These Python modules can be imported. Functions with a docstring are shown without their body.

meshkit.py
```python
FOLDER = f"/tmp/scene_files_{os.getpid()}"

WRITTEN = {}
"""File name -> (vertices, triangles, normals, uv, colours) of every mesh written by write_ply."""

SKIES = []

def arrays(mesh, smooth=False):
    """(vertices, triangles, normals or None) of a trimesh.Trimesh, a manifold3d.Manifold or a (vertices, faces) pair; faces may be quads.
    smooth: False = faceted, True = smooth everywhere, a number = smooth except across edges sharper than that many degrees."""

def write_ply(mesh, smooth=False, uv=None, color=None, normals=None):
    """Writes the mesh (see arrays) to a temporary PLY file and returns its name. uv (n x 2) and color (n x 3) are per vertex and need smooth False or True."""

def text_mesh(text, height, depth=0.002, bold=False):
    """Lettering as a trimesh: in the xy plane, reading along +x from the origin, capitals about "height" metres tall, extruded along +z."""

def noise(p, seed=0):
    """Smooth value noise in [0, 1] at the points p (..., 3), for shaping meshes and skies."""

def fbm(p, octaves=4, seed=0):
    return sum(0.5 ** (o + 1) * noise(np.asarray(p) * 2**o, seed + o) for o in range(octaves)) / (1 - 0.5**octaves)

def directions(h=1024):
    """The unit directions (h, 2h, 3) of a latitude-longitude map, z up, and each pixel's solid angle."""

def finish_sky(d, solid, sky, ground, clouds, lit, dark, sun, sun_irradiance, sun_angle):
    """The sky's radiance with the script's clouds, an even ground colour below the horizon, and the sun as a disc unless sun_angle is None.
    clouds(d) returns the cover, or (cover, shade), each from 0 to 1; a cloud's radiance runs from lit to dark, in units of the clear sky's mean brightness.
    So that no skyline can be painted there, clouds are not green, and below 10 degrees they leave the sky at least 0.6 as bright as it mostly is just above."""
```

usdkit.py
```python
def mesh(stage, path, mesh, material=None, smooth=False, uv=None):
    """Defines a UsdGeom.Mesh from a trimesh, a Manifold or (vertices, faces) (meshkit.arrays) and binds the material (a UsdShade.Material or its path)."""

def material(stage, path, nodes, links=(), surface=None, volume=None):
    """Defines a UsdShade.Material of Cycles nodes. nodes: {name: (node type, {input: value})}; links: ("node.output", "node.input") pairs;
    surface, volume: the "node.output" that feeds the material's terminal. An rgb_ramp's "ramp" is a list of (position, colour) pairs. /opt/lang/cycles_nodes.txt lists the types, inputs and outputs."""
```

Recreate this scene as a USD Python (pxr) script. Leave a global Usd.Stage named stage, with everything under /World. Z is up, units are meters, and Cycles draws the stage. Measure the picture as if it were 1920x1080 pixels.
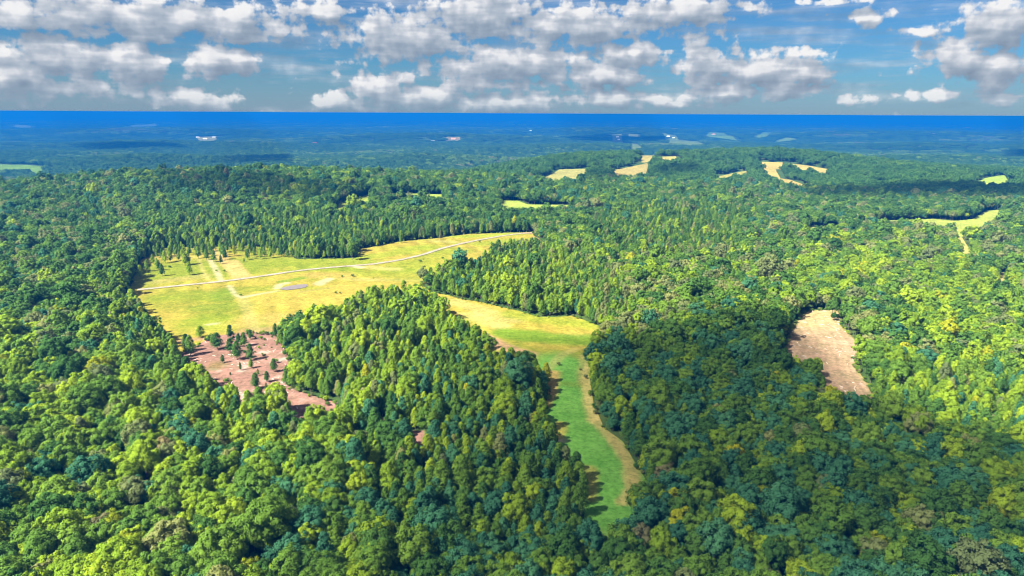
import math
import numpy as np
import trimesh
import shapely
from shapely.geometry import Polygon, LineString, Point
from scipy.spatial import cKDTree
import usdkit
import meshkit
from pxr import Usd, UsdGeom, UsdLux, UsdShade, Gf, Vt, Sdf

stage = Usd.Stage.CreateInMemory()
UsdGeom.SetStageUpAxis(stage, 'Z')
UsdGeom.Xform.Define(stage, '/World')
T = Sdf.ValueTypeNames

# ------------------------------------------------------------------ camera, sky, sun, exposure
EYE = np.array([0.0, 0.0, 120.0])
F = 1321.0                        # focal length in pixels of the 1920 wide frame
PITCH, ROLL = math.radians(13.92), math.radians(-0.30)
EXPOSURE = 2.65
SUN_TO = np.array([-0.57, -0.39, 0.73])
SUN_TO /= np.linalg.norm(SUN_TO)
SUN_POWER, SKY_STRENGTH = 1.25, 0.06
HAZE_DENSITY, HAZE_COLOR = 1 / 5400.0, (0.003, 0.088, 0.31)

fwd = np.array([0, math.cos(PITCH), -math.sin(PITCH)])
r0, u0 = np.array([1.0, 0, 0]), np.array([0, math.sin(PITCH), math.cos(PITCH)])
RIGHT = math.cos(ROLL) * r0 - math.sin(ROLL) * u0
UP = math.cos(ROLL) * u0 + math.sin(ROLL) * r0
cam = UsdGeom.Camera.Define(stage, '/World/camera')
cam.CreateHorizontalApertureAttr(36.0)
cam.CreateVerticalApertureAttr(20.25)
cam.CreateFocalLengthAttr(36.0 * F / 1920)
cam.CreateClippingRangeAttr(Gf.Vec2f(0.5, 120000))
cam.CreateExposureAttr(EXPOSURE)
cam.AddTransformOp().Set(Gf.Matrix4d(*RIGHT, 0, *UP, 0, *(-fwd), 0, *EYE, 1))

sun = UsdLux.DistantLight.Define(stage, '/World/sun')
sun.CreateNormalizeAttr(True)
sun.CreateIntensityAttr(SUN_POWER)
sun.CreateAngleAttr(0.55)
sun.CreateColorAttr(Gf.Vec3f(1.0, 0.94, 0.82))
zx = np.cross([0, 0, 1.0], SUN_TO); zx /= np.linalg.norm(zx)
zy = np.cross(SUN_TO, zx)
sun.AddTransformOp().Set(Gf.Matrix4d(*zx, 0, *zy, 0, *SUN_TO, 0, 0, 0, 3000, 1))


def ray(px, py):
    d = fwd + np.multiply.outer((np.asarray(px, float) - 960) / F, RIGHT) + np.multiply.outer((540 - np.asarray(py, float)) / F, UP)
    return d / np.linalg.norm(d, axis=-1, keepdims=True)


def project(p):
    q = np.asarray(p, float) - EYE
    w = np.maximum(q @ fwd, 1e-3)
    return 960 + F * (q @ RIGHT) / w, 540 - F * (q @ UP) / w


def azel(px, py):
    d = ray(px, py)
    return np.degrees(np.arctan2(d[..., 0], d[..., 1])), np.degrees(np.arcsin(d[..., 2]))


# cumulus of the photograph: centre px, centre py, half width px, height above base px, brightness
CLOUDS = [
    (95, 105, 130, 70, .95), (255, 125, 95, 55, 1.0), (90, 165, 260, 34, .75), (20, 135, 120, 70, .9), (280, 35, 300, 52, 1.0), (440, 45, 120, 50, .95), (60, 25, 170, 45, .85),
    (410, 115, 92, 36, 1.0), (375, 188, 92, 28, .95), (255, 178, 30, 16, .8),
    (712, 172, 82, 48, 1.0), (800, 182, 90, 34, 1.0), (640, 190, 60, 22, .9), (590, 20, 90, 28, .85),
    (760, 70, 170, 62, .95), (900, 25, 130, 55, 1.1), (1090, 50, 200, 52, 1.0), (960, 120, 220, 52, 1.0), (1130, 140, 90, 46, 1.05), (900, 160, 130, 24, .75), (1180, 95, 80, 26, .95), (1270, 25, 160, 44, .9),
    (960, 192, 140, 26, .95), (1150, 186, 120, 24, .9), (1245, 188, 60, 18, .85),
    (1325, 118, 85, 44, 1.05), (1440, 130, 110, 46, 1.05), (1512, 128, 55, 36, 1.0), (1345, 178, 95, 26, .95), (1450, 165, 130, 28, .8), (1590, 192, 60, 16, .8),
    (1640, 35, 42, 20, .8), (1720, 54, 60, 20, .85), (1870, 55, 100, 60, 1.0), (1800, 112, 90, 56, 1.0), (1880, 130, 150, 50, .9), (1745, 180, 90, 16, .8), (1880, 188, 55, 18, .95), (1560, 2, 80, 10, .8),
]


def sky_material():
    nodes, links, count = {}, [], [0]

    def add(kind, ins=None, **wires):
        count[0] += 1
        n = f'n{count[0]}'
        nodes[n] = (kind, ins or {})
        for k, src in wires.items():
            links.append((src, f'{n}.{k}'))
        return n

    def mth(op, a, b=None, c=None, clamp=False):
        ins, wires = {'math_type': op, 'use_clamp': clamp}, {}
        for k, v in (('value1', a), ('value2', b), ('value3', c)):
            if v is None:
                continue
            if isinstance(v, str):
                wires[k] = v
            else:
                ins[k] = float(v)
        return add('math', ins, **wires) + '.value'

    tc = add('texture_coordinate')
    sep = add('separate_xyz', vector=f'{tc}.generated')
    az = mth('multiply', mth('arctan2', f'{sep}.x', f'{sep}.y'), 180 / math.pi)
    el = mth('multiply', mth('arcsine', f'{sep}.z'), 180 / math.pi)
    base = add('combine_xyz', x=az, y=el) + '.vector'

    def field(p):
        # large ragged warp, then the heaps, then fine billows
        w1 = add('noise_texture', {'scale': 0.5, 'detail': 3, 'roughness': 0.5}, vector=p)
        w1v = add('vector_math', {'math_type': 'subtract', 'vector2': (.5, .5, .5)}, vector1=f'{w1}.color')
        w1s = add('vector_math', {'math_type': 'multiply', 'vector2': (2.2, 1.0, 0)}, vector1=f'{w1v}.vector')
        q = add('vector_math', {'math_type': 'add'}, vector1=p, vector2=f'{w1s}.vector') + '.vector'
        acc = None
        for cx, cy, hw, hh, br in CLOUDS:
            a, e = azel(cx, cy)
            ra, re = float(azel(cx + hw, cy)[0] - a) * 1.3, float(azel(cx, cy - hh)[1] - e) * 1.3
            m = add('mapping', {'mapping_type': 'point', 'location': (-float(a) / ra, -float(e) / re, 0), 'scale': (1 / ra, 1 / re, 0)}, vector=q)
            b = add('gradient_texture', {'gradient_type': 'spherical'}, vector=f'{m}.vector') + '.fac'
            b = mth('multiply', b, br)
            acc = b if acc is None else mth('maximum', acc, b)
        n1 = add('noise_texture', {'scale': 0.62, 'detail': 2.5, 'roughness': 0.5}, vector=p) + '.fac'
        sq = add('mapping', {'mapping_type': 'point', 'scale': (0.30, 1.6, 1), 'location': (3.1, 1.7, 0)}, vector=p) + '.vector'
        n2 = add('noise_texture', {'scale': 0.9, 'detail': 2, 'roughness': 0.5}, vector=sq) + '.fac'
        d = mth('add', mth('multiply_add', mth('subtract', n1, 0.5), 1.15, acc), mth('multiply', mth('subtract', n2, 0.5), 0.7))
        return d

    D = field(base)
    up = add('vector_math', {'math_type': 'add', 'vector2': (-0.45, 0.80, 0)}, vector1=base) + '.vector'
    D2 = field(up)
    fine = mth('subtract', 1.0, add('voronoi_texture', {'dimensions': '2D', 'feature': 'smooth_f1', 'scale': 0.95, 'detail': 3.0, 'roughness': 0.5, 'lacunarity': 2.2, 'smoothness': 0.45}, vector=base) + '.distance')
    DF = mth('multiply_add', mth('subtract', fine, 0.44), 0.44, D)
    cover = add('map_range', {'range_type': 'smoothstep', 'from_min': 0.12, 'from_max': 0.44, 'to_min': 0, 'to_max': 1, 'clamp': True}, value=DF) + '.result'
    streak = add('mapping', {'mapping_type': 'point', 'scale': (0.10, 0.9, 1), 'location': (7.3, 2.2, 0)}, vector=base) + '.vector'
    sn = add('noise_texture', {'scale': 1.0, 'detail': 4, 'roughness': 0.6}, vector=streak) + '.fac'
    thin = add('map_range', {'range_type': 'smoothstep', 'from_min': 0.42, 'from_max': 0.72, 'to_min': 0, 'to_max': 0.55, 'clamp': True}, value=sn) + '.result'
    cover = mth('maximum', cover, thin)
    soft = mth('multiply_add', mth('subtract', DF, D), 0.30, D)
    relief = mth('multiply_add', mth('subtract', soft, D2), 1.0, 0.60, clamp=True)
    thick = add('map_range', {'range_type': 'smoothstep', 'from_min': 0.1, 'from_max': 0.9, 'to_min': 1.0, 'to_max': 0.8, 'clamp': True}, value=D2) + '.result'
    lit = mth('multiply', relief, thick)
    # clouds all over the rest of the sky, seen from below, of about the same cover
    zz = mth('add', mth('maximum', f'{sep}.z', 0.0), 0.06)
    flat = add('combine_xyz', x=mth('divide', f'{sep}.x', zz), y=mth('divide', f'{sep}.y', zz)) + '.vector'
    g = add('noise_texture', {'scale': 0.8, 'detail': 6, 'roughness': 0.55}, vector=flat) + '.fac'
    gcov = add('map_range', {'range_type': 'smoothstep', 'from_min': 0.46, 'from_max': 0.56, 'to_min': 0, 'to_max': 0.92, 'clamp': True}, value=g) + '.result'
    absaz = mth('absolute', az)
    out1 = add('map_range', {'range_type': 'smoothstep', 'from_min': 9.0, 'from_max': 13.0, 'clamp': True}, value=el) + '.result'
    out2 = add('map_range', {'range_type': 'smoothstep', 'from_min': 37.0, 'from_max': 43.0, 'clamp': True}, value=absaz) + '.result'
    outside = mth('multiply', mth('maximum', out1, out2), mth('greater_than', el, 0.5))
    glit = add('map_range', {'from_min': 0.5, 'from_max': 0.75, 'to_min': 0.9, 'to_max': 0.6, 'clamp': True}, value=g) + '.result'
    cov_all = add('mix_float', {'use_clamp': False}, fac=outside, a=cover, b=gcov) + '.result'
    lit_all = add('mix_float', {'use_clamp': False}, fac=outside, a=lit, b=glit) + '.result'
    sun_el, sun_rot = math.asin(SUN_TO[2]), math.atan2(SUN_TO[0], SUN_TO[1])
    sky = add('sky_texture', {'sky_type': 'single_scattering', 'sun_disc': False, 'sun_elevation': sun_el, 'sun_rotation': sun_rot, 'altitude': 200.0, 'air_density': 1.0, 'aerosol_density': 0.3, 'ozone_density': 2.0})
    tint = add('mix_color', {'blend_type': 'multiply', 'fac': 1.0, 'b': tuple(c * 2 ** (1.6 - EXPOSURE) for c in (0.14, 0.32, 0.51)), 'use_clamp': False}, a=f'{sky}.color') + '.result'
    ramp = add('rgb_ramp', {'ramp': [(0.0, (0.22, 0.30, 0.41)), (0.35, (0.32, 0.40, 0.51)), (0.65, (0.49, 0.55, 0.64)), (0.85, (0.69, 0.72, 0.78)), (1.0, (0.90, 0.90, 0.91))]}, fac=lit_all) + '.color'
    cl = add('mix_color', {'blend_type': 'multiply', 'fac': 1.0, 'b': (2 ** -EXPOSURE / SKY_STRENGTH,) * 3, 'use_clamp': False}, a=ramp) + '.result'
    high = add('map_range', {'from_min': 0.0, 'from_max': 1.0, 'to_min': 1.0, 'to_max': 1.8}, value=outside) + '.result'  # unseen clouds outside the view are brightened to add fill light
    hv = add('combine_xyz', x=high, y=high, z=high) + '.vector'
    cl = add('mix_color', {'blend_type': 'multiply', 'fac': 1.0, 'use_clamp': False}, a=cl, b=hv) + '.result'
    # air in front of the low clouds
    low = add('map_range', {'range_type': 'smoothstep', 'from_min': -0.3, 'from_max': 2.2, 'to_min': 0.55, 'to_max': 1.0, 'clamp': True}, value=el) + '.result'
    veil = add('map_range', {'range_type': 'smoothstep', 'from_min': -0.5, 'from_max': 4.0, 'to_min': 0.6, 'to_max': 0.0, 'clamp': True}, value=el) + '.result'
    pale = tuple(c * 2 ** -EXPOSURE / SKY_STRENGTH for c in (.30, .385, .53))
    tint = add('mix_color', {'b': pale, 'use_clamp': False}, fac=veil, a=tint) + '.result'
    mixed = add('mix_color', {'use_clamp': False}, fac=mth('multiply', cov_all, low), a=tint, b=cl) + '.result'
    bg = add('background_shader', {'strength': SKY_STRENGTH}, color=mixed)
    return usdkit.material(stage, '/World/Looks/sky', nodes, links, surface=f'{bg}.background')


dome = UsdLux.DomeLight.Define(stage, '/World/sky')
dome.CreateIntensityAttr(1.0)
UsdShade.MaterialBindingAPI.Apply(dome.GetPrim()).Bind(sky_material())


# ------------------------------------------------------------------ helpers
def tag(prim, label=None, category=None, group=None, kind=None):
    prim = prim.GetPrim() if hasattr(prim, 'GetPrim') else prim
    for k, v in (('label', label), ('category', category), ('group', group), ('kind', kind)):
        if v:
            prim.SetCustomDataByKey(k, v)
    return prim


USED = {}


def numbered(name):
    n = USED.get(name, 0)
    USED[name] = n + 1
    return name if n == 0 else f'{name}_{n:03d}'


def put(path, v, f, look, normals=None, color=None, scalars=None):
    m = UsdGeom.Mesh.Define(stage, path)
    m.CreatePointsAttr(Vt.Vec3fArray.FromNumpy(np.ascontiguousarray(v, np.float32)))
    m.CreateFaceVertexCountsAttr(Vt.IntArray.FromNumpy(np.full(len(f), np.shape(f)[1], np.int32)))
    m.CreateFaceVertexIndicesAttr(Vt.IntArray.FromNumpy(np.ascontiguousarray(f, np.int32).ravel()))
    m.CreateSubdivisionSchemeAttr('none')
    if normals is not None:
        m.CreateNormalsAttr(Vt.Vec3fArray.FromNumpy(np.ascontiguousarray(normals, np.float32)))
        m.SetNormalsInterpolation('vertex')
    api = UsdGeom.PrimvarsAPI(m)
    if color is not None:
        api.CreatePrimvar('tone', T.Color3fArray, 'vertex').Set(Vt.Vec3fArray.FromNumpy(np.ascontiguousarray(color, np.float32)))
    for k, s in (scalars or {}).items():
        api.CreatePrimvar(k, T.FloatArray, 'vertex').Set(Vt.FloatArray.FromNumpy(np.ascontiguousarray(s, np.float32)))
    UsdShade.MaterialBindingAPI.Apply(m.GetPrim()).Bind(look)
    return m


def smoothstep(a, b, x):
    t = np.clip((x - a) / (b - a), 0, 1)
    return t * t * (3 - 2 * t)


def fbm2(x, y, scale, octaves=4, seed=0):
    return meshkit.fbm(np.stack([x / scale, y / scale, np.zeros_like(x) + 0.37], -1), octaves, seed) - 0.5


# ------------------------------------------------------------------ terrain
def relief(x, y):
    d = np.hypot(x, y)
    az = np.degrees(np.arctan2(x, y))
    z = 12 * fbm2(x, y, 300, 3, 4) * smoothstep(150, 700, d)
    side = smoothstep(-10, 12, az)                                     # the left falls away sooner than the right
    z = z - 72 * smoothstep(1150 + 350 * side, 2000 + 1000 * side, d)
    far = smoothstep(1100, 2600, d)
    z = z + far * (74 * fbm2(x, y, 1000, 4, 9) + 80 * fbm2(x, y, 4200, 2, 21))
    z = z + 25 * np.exp(-((x + 480) / 330) ** 2 - ((y - 1010) / 210) ** 2)   # wooded ridge on the left
    z = z + 9 * np.exp(-((x + 150) / 260) ** 2 - ((y - 1120) / 220) ** 2)
    z = z + 34 * np.exp(-((x - 640) / 260) ** 2 - ((y - 1720) / 230) ** 2)   # hill with the cut clearing on the right
    z = z + 28 * np.exp(-((x - 160) / 300) ** 2 - ((y - 1750) / 250) ** 2)
    z = z + 26 * np.exp(-((x - 1250) / 500) ** 2 - ((y - 4300) / 600) ** 2)  # far knolls with farms
    for hx, hy, sx, sy, hh in ((-1150, 2500, 420, 170, 34), (-250, 2750, 480, 190, 30), (1500, 2700, 450, 170, 30), (500, 3600, 700, 220, 34), (-1900, 3900, 800, 260, 40), (2400, 4200, 700, 260, 40),
                               (-600, 5000, 1100, 320, 42), (3300, 6200, 1300, 420, 46), (-3200, 6500, 1500, 420, 50), (900, 7600, 1600, 450, 46)):
        z = z + hh * np.exp(-((x - hx) / sx) ** 2 - ((y - hy) / sy) ** 2)
    z = z - 5 * np.exp(-((x - 120) / 150) ** 2 - ((y - 250) / 120) ** 2)
    return z - d * d / (2 * 6.371e6)


NR, NA = 300, 900
RINGS = np.concatenate([[0.0], 25 * (42000 / 25) ** (np.arange(NR) / (NR - 1))])
AZ = np.arange(NA) / NA * 2 * np.pi
GX, GY = RINGS[:, None] * np.sin(AZ), RINGS[:, None] * np.cos(AZ)
GZ = relief(GX, GY)


def ground(x, y):
    """Height of the terrain sheet itself, read off its own polar grid."""
    d, a = np.hypot(x, y), np.mod(np.arctan2(x, y), 2 * np.pi)
    ri = np.where(d < 25, d / 25, 1 + np.log(np.maximum(d, 25) / 25) / math.log(42000 / 25) * (NR - 1))
    i = np.clip(ri.astype(int), 0, NR - 1)
    fr = np.clip((d - RINGS[i]) / (RINGS[i + 1] - RINGS[i]), 0, 1)
    ai = a / (2 * np.pi) * NA
    j = ai.astype(int) % NA
    fa = ai - np.floor(ai)
    k = (j + 1) % NA
    return (GZ[i, j] * (1 - fr) + GZ[i + 1, j] * fr) * (1 - fa) + (GZ[i, k] * (1 - fr) + GZ[i + 1, k] * fr) * fa


def at(px, py, h=0.0):
    """Where the line of sight through a picture point meets the land raised by h."""
    d = ray(px, py)
    h = np.broadcast_to(np.asarray(h, float), d.shape[:-1])
    lo, hi, found = np.full(d.shape[:-1], 60.0), np.full(d.shape[:-1], 40000.0), np.zeros(d.shape[:-1], bool)
    t = 60.0
    while t < 38000:
        t2 = t * 1.01
        p = EYE + d * t2
        below = (p[..., 2] < ground(p[..., 0], p[..., 1]) + h) & ~found
        lo, hi = np.where(below, t, lo), np.where(below, t2, hi)
        found |= below
        t = t2
    for _ in range(18):
        mid = (lo + hi) / 2
        p = EYE + d * mid[..., None]
        below = p[..., 2] < ground(p[..., 0], p[..., 1]) + h
        lo, hi = np.where(below, lo, mid), np.where(below, mid, hi)
    p = EYE + d * hi[..., None]
    return p[..., :2]


def zone(pts, h=None):
    """Picture outline (px, py[, height of what hides it]) -> polygon on the land."""
    a = np.array([(p[0], p[1], (p[2] if len(p) > 2 else 0) if h is None else h) for p in pts], float)
    return Polygon(at(a[:, 0], a[:, 1], a[:, 2])).buffer(0)


def far_zone(pts, h=9):
    # the near edge of a far field is hidden by the crowns in front of it
    out, c = Polygon(pts), []
    for x, y in pts:
        low = any(out.contains(Point(x + q, y - 1.1)) for q in (-1.5, 0, 1.5))
        high = any(out.contains(Point(x + q, y + 1.1)) for q in (-1.5, 0, 1.5))
        c.append((x, y, h if low and not high else (0 if high and not low else h * .5)))
    return zone(c).buffer(2)


def principled(name, color, rough=0.9, spec=0.1, vary=0.25, scale=0.3):
    return usdkit.material(stage, f'/World/Looks/{name}', {
        'g': ('geometry', {}), 'n': ('noise_texture', {'scale': scale, 'detail': 4}),
        'r': ('rgb_ramp', {'ramp': [(0.25, tuple(c * (1 - vary) for c in color)), (0.75, tuple(c * (1 + vary) for c in color))]}),
        'p': ('principled_bsdf', {'roughness': rough, 'specular_ior_level': spec})},
        [('g.position', 'n.vector'), ('n.fac', 'r.fac'), ('r.color', 'p.base_color')], surface='p.BSDF')


floor_look = usdkit.material(stage, '/World/Looks/forest_floor', {
    'g': ('geometry', {}), 'n': ('noise_texture', {'scale': 0.02, 'detail': 6, 'roughness': 0.7}), 'm': ('noise_texture', {'scale': 0.0015, 'detail': 4}),
    'r': ('rgb_ramp', {'ramp': [(0.3, (0.018, 0.035, 0.012)), (0.5, (0.03, 0.055, 0.016)), (0.72, (0.055, 0.07, 0.022))]}),
    'mx': ('mix_color', {'blend_type': 'multiply', 'fac': 0.6, 'use_clamp': False}),
    'r2': ('rgb_ramp', {'ramp': [(0.35, (0.5, 0.6, 0.6)), (0.65, (1.3, 1.2, 1.0))]}),
    'p': ('diffuse_bsdf', {})},
    [('g.position', 'n.vector'), ('g.position', 'm.vector'), ('n.fac', 'r.fac'), ('m.fac', 'r2.fac'), ('r.color', 'mx.a'), ('r2.color', 'mx.b'), ('mx.result', 'p.color')], surface='p.BSDF')

i, j = np.meshgrid(np.arange(NR), np.arange(NA), indexing='ij')
k = (j + 1) % NA
quads = np.stack([i * NA + j, i * NA + k, (i + 1) * NA + k, (i + 1) * NA + j], -1).reshape(-1, 4)[:, ::-1]
tag(put('/World/terrain', np.stack([GX, GY, GZ], -1).reshape(-1, 3), quads, floor_look), 'rolling land under the woods reaching to the horizon', 'land', kind='structure')


# ------------------------------------------------------------------ open ground: meadow, clearings, far fields
MEADOW = [(233, 524, 12), (262, 480, 4), (300, 466, 0), (380, 462, 0), (460, 462, 0), (540, 468, 0), (556, 486, 0), (600, 486, 0), (668, 484, 0), (676, 466, 0), (715, 460, 0), (734, 455, 0),
          (825, 446, 0), (871, 439, 0), (936, 437, 0), (998, 435, 0), (1005, 444, 0), (1034, 456, 3), (1010, 452, 10), (960, 452, 10), (931, 462, 10), (895, 482, 10), (861, 487, 10), (828, 494, 12), (792, 502, 12), (790, 535, 0), (811, 548, 0), (842, 554, 0),
          (861, 560, 0), (900, 566, 0), (936, 575, 0), (972, 583, 0), (1008, 594, 0), (1039, 595, 0), (1075, 592, 0), (1122, 611, 0), (1136, 622, 0), (1133, 653, 0), (1112, 668, 0), (1105, 703, 0),
          (1113, 758, 0), (1133, 803, 0), (1168, 828, 0), (1188, 863, 0), (1210, 898, 0), (1206, 926, 3), (1184, 952, 8), (1150, 973, 13), (1100, 964, 13), (1096, 925, 9), (1100, 890, 8),
          (1096, 868, 9), (1086, 848, 10), (1060, 834, 10), (1032, 830, 7), (1046, 806, 5), (1050, 790, 6), (1036, 779, 9), (1014, 760, 7), (1029, 705, 9), (1027, 680, 10), (997, 668, 9),
          (966, 661, 9), (917, 653, 9), (921, 628, 9), (900, 609, 11), (864, 588, 11), (840, 576, 11), (830, 554, 11), (804, 542, 12), (777, 528, 12), (720, 528, 12), (696, 524, 12),
          (669, 540, 12), (636, 563, 10), (600, 590, 6), (549, 616, 4), (513, 629, 0), (466, 626, 0), (398, 634, 0), (336, 643, 8), (324, 633, 10), (311, 604, 12), (284, 584, 13), (269, 556, 13), (258, 545, 13)]
RED = [(330, 640, 8), (398, 631, 0), (466, 623, 0), (513, 626, 0), (530, 645, 0), (540, 668, 0), (556, 692, 0), (538, 722, 0), (565, 735, 0), (598, 746, 0), (634, 756, 0), (640, 768, 4), (652, 790, 7), (645, 793, 8), (632, 774, 9), (600, 765, 9), (557, 769, 10),
       (533, 734, 7), (497, 742, 9), (460, 740, 9), (411, 711, 9), (380, 690, 9), (349, 688, 8), (338, 660, 8)]
RED_B = [(705, 783, 0), (722, 783, 0), (724, 793, 7), (706, 793, 7)]
RED_C = [(756, 807, 0), (798, 808, 0), (800, 826, 6), (786, 832, 6), (766, 822, 6)]
TAN = [(1515, 582, 0), (1551, 581, 0), (1569, 579, 0), (1581, 580, 0), (1578, 605, 0), (1587, 620, 0), (1609, 640, 0), (1622, 642, 0), (1611, 664, 2), (1607, 684, 0), (1615, 704, 0), (1631, 722, 0),
       (1642, 740, 0), (1643, 750, 8), (1627, 741, 10), (1593, 732, 10), (1580, 735, 10), (1560, 712, 10), (1544, 704, 10), (1542, 674, 10), (1522, 666, 10), (1505, 664, 10), (1484, 656, 11), (1456, 645, 10), (1474, 628, 8), (1480, 604, 7), (1498, 592, 0)]
FAR_FIELDS = [  # outline, colour, name, label
    ([(618, 393), (640, 381), (690, 366), (694, 376), (662, 386), (630, 397)], (.20, .25, .05), 'meadow', 'small green hillside meadow among dark woods beyond the parkland'),
    ([(735, 363), (827, 365), (828, 371), (738, 371)], (.22, .27, .06), 'meadow', 'thin bright green strip of meadow beyond the meadow of the road'),
    ([(938, 377), (970, 377), (988, 384), (1078, 385), (1078, 390), (1000, 391), (942, 393)], (.21, .26, .06), 'meadow', 'green meadow tapering to the right in the middle woods'),
    ([(988, 336), (1050, 318), (1103, 317), (1090, 330), (1080, 338), (1043, 340)], (.24, .23, .09), 'field', 'tan field below a pine stand in the middle distance'),
    ([(1153, 319), (1198, 310), (1215, 306), (1205, 328), (1160, 331)], (.25, .21, .09), 'field', 'tan field between two dark cloud shaded woods'),
    ([(1203, 292), (1225, 290), (1227, 296), (1205, 297)], (.28, .24, .10), 'field', 'tiny pale clearing above the two tan fields'),
    ([(1238, 294), (1266, 293), (1268, 300), (1240, 302)], (.27, .24, .09), 'field', 'small tan clearing right of the tiny pale one'),
    ([(1428, 304), (1466, 305), (1463, 309), (1452, 312), (1462, 330), (1482, 338), (1521, 346), (1502, 353), (1474, 345), (1448, 326)], (.30, .24, .09), 'field', 'curving tan logging clearing on the right hill'),
    ([(1480, 307), (1515, 311), (1549, 317), (1546, 326), (1520, 318), (1482, 312)], (.31, .25, .10), 'field', 'tan strip above the curving clearing on the right hill'),
    ([(1348, 331), (1375, 325), (1398, 321), (1396, 326), (1352, 334)], (.24, .23, .08), 'field', 'thin pale strip left of the curving clearing'),
    ([(1820, 346), (1850, 334), (1882, 329), (1892, 337), (1862, 348)], (.22, .30, .06), 'meadow', 'bright green meadow at the right edge among dark woods'),
    ([(1630, 408), (1753, 411), (1793, 415), (1827, 411), (1851, 396), (1874, 394), (1872, 404), (1838, 428), (1777, 428), (1747, 420), (1647, 415)], (.24, .28, .07), 'meadow', 'long narrow grass strip in front of the tree line at right'),
    ([(1788, 440), (1800, 446), (1818, 462), (1818, 481), (1806, 483), (1800, 462)], (.30, .27, .10), 'field', 'short pale grass path dropping from the narrow strip at right'),
    ([(1874, 534), (1880, 512), (1887, 518), (1880, 538)], (.30, .26, .11), 'field', 'short pale path between crowns at the right edge'),
    ([(1515, 427), (1570, 425), (1574, 431), (1520, 432)], (.22, .24, .08), 'field', 'sliver of pale grass showing between crowns right of centre'),
    ([(-30, 306), (40, 309), (78, 313), (72, 328), (64, 321), (-30, 319)], (.20, .28, .06), 'meadow', 'green meadow in the valley at the left edge'),
    ([(1242, 249), (1268, 254), (1273, 262), (1310, 266), (1330, 272), (1290, 273), (1258, 269), (1248, 260)], (.24, .27, .08), 'field', 'pale farm field with a white house in the blue distance'),
    ([(1310, 257), (1330, 248), (1358, 249), (1384, 264), (1362, 261), (1335, 256)], (.22, .30, .07), 'field', 'green hilltop field with a red roofed house'),
    ([(1418, 258), (1433, 247), (1452, 248), (1440, 256)], (.22, .30, .07), 'field', 'green hilltop field right of the red roofed house'),
    ([(1455, 263), (1475, 258), (1495, 260), (1462, 266)], (.24, .30, .09), 'field', 'faint pale field strip right of the hilltop fields'),
    ([(1148, 253), (1166, 251), (1168, 267), (1148, 267)], (.26, .26, .10), 'field', 'pale yard around a white house in the dark blue woods'),
    ([(1182, 269), (1198, 270), (1202, 278), (1184, 279)], (.22, .24, .09), 'field', 'small pale field below the pale yard'),
    ([(1175, 251), (1196, 252), (1197, 256), (1180, 256)], (.26, .24, .11), 'field', 'thin pale field right of the pale yard'),
    ([(24, 233), (58, 236), (56, 240), (30, 237)], (.30, .30, .2), 'field', 'thin pale field in the blue distance at far left'),
    ([(243, 236), (292, 232), (294, 236), (250, 239)], (.30, .30, .2), 'field', 'long pale field sliver in the blue distance'),
    ([(366, 257), (406, 256), (404, 265), (372, 264)], (.42, .34, .20), 'field', 'bare tan yard among white sheds in the blue distance'),
    ([(835, 258), (862, 257), (862, 264), (838, 264)], (.42, .26, .16), 'field', 'reddish bare patch in the blue distance left of centre'),
]
meadow, red, red_b, red_c, tan = (zone(p) for p in (MEADOW, RED, RED_B, RED_C, TAN))
far_polys = [far_zone(p) for p, *_ in FAR_FIELDS]
OPEN = shapely.union_all([meadow, red, red_b, red_c, tan] + far_polys)

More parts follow.
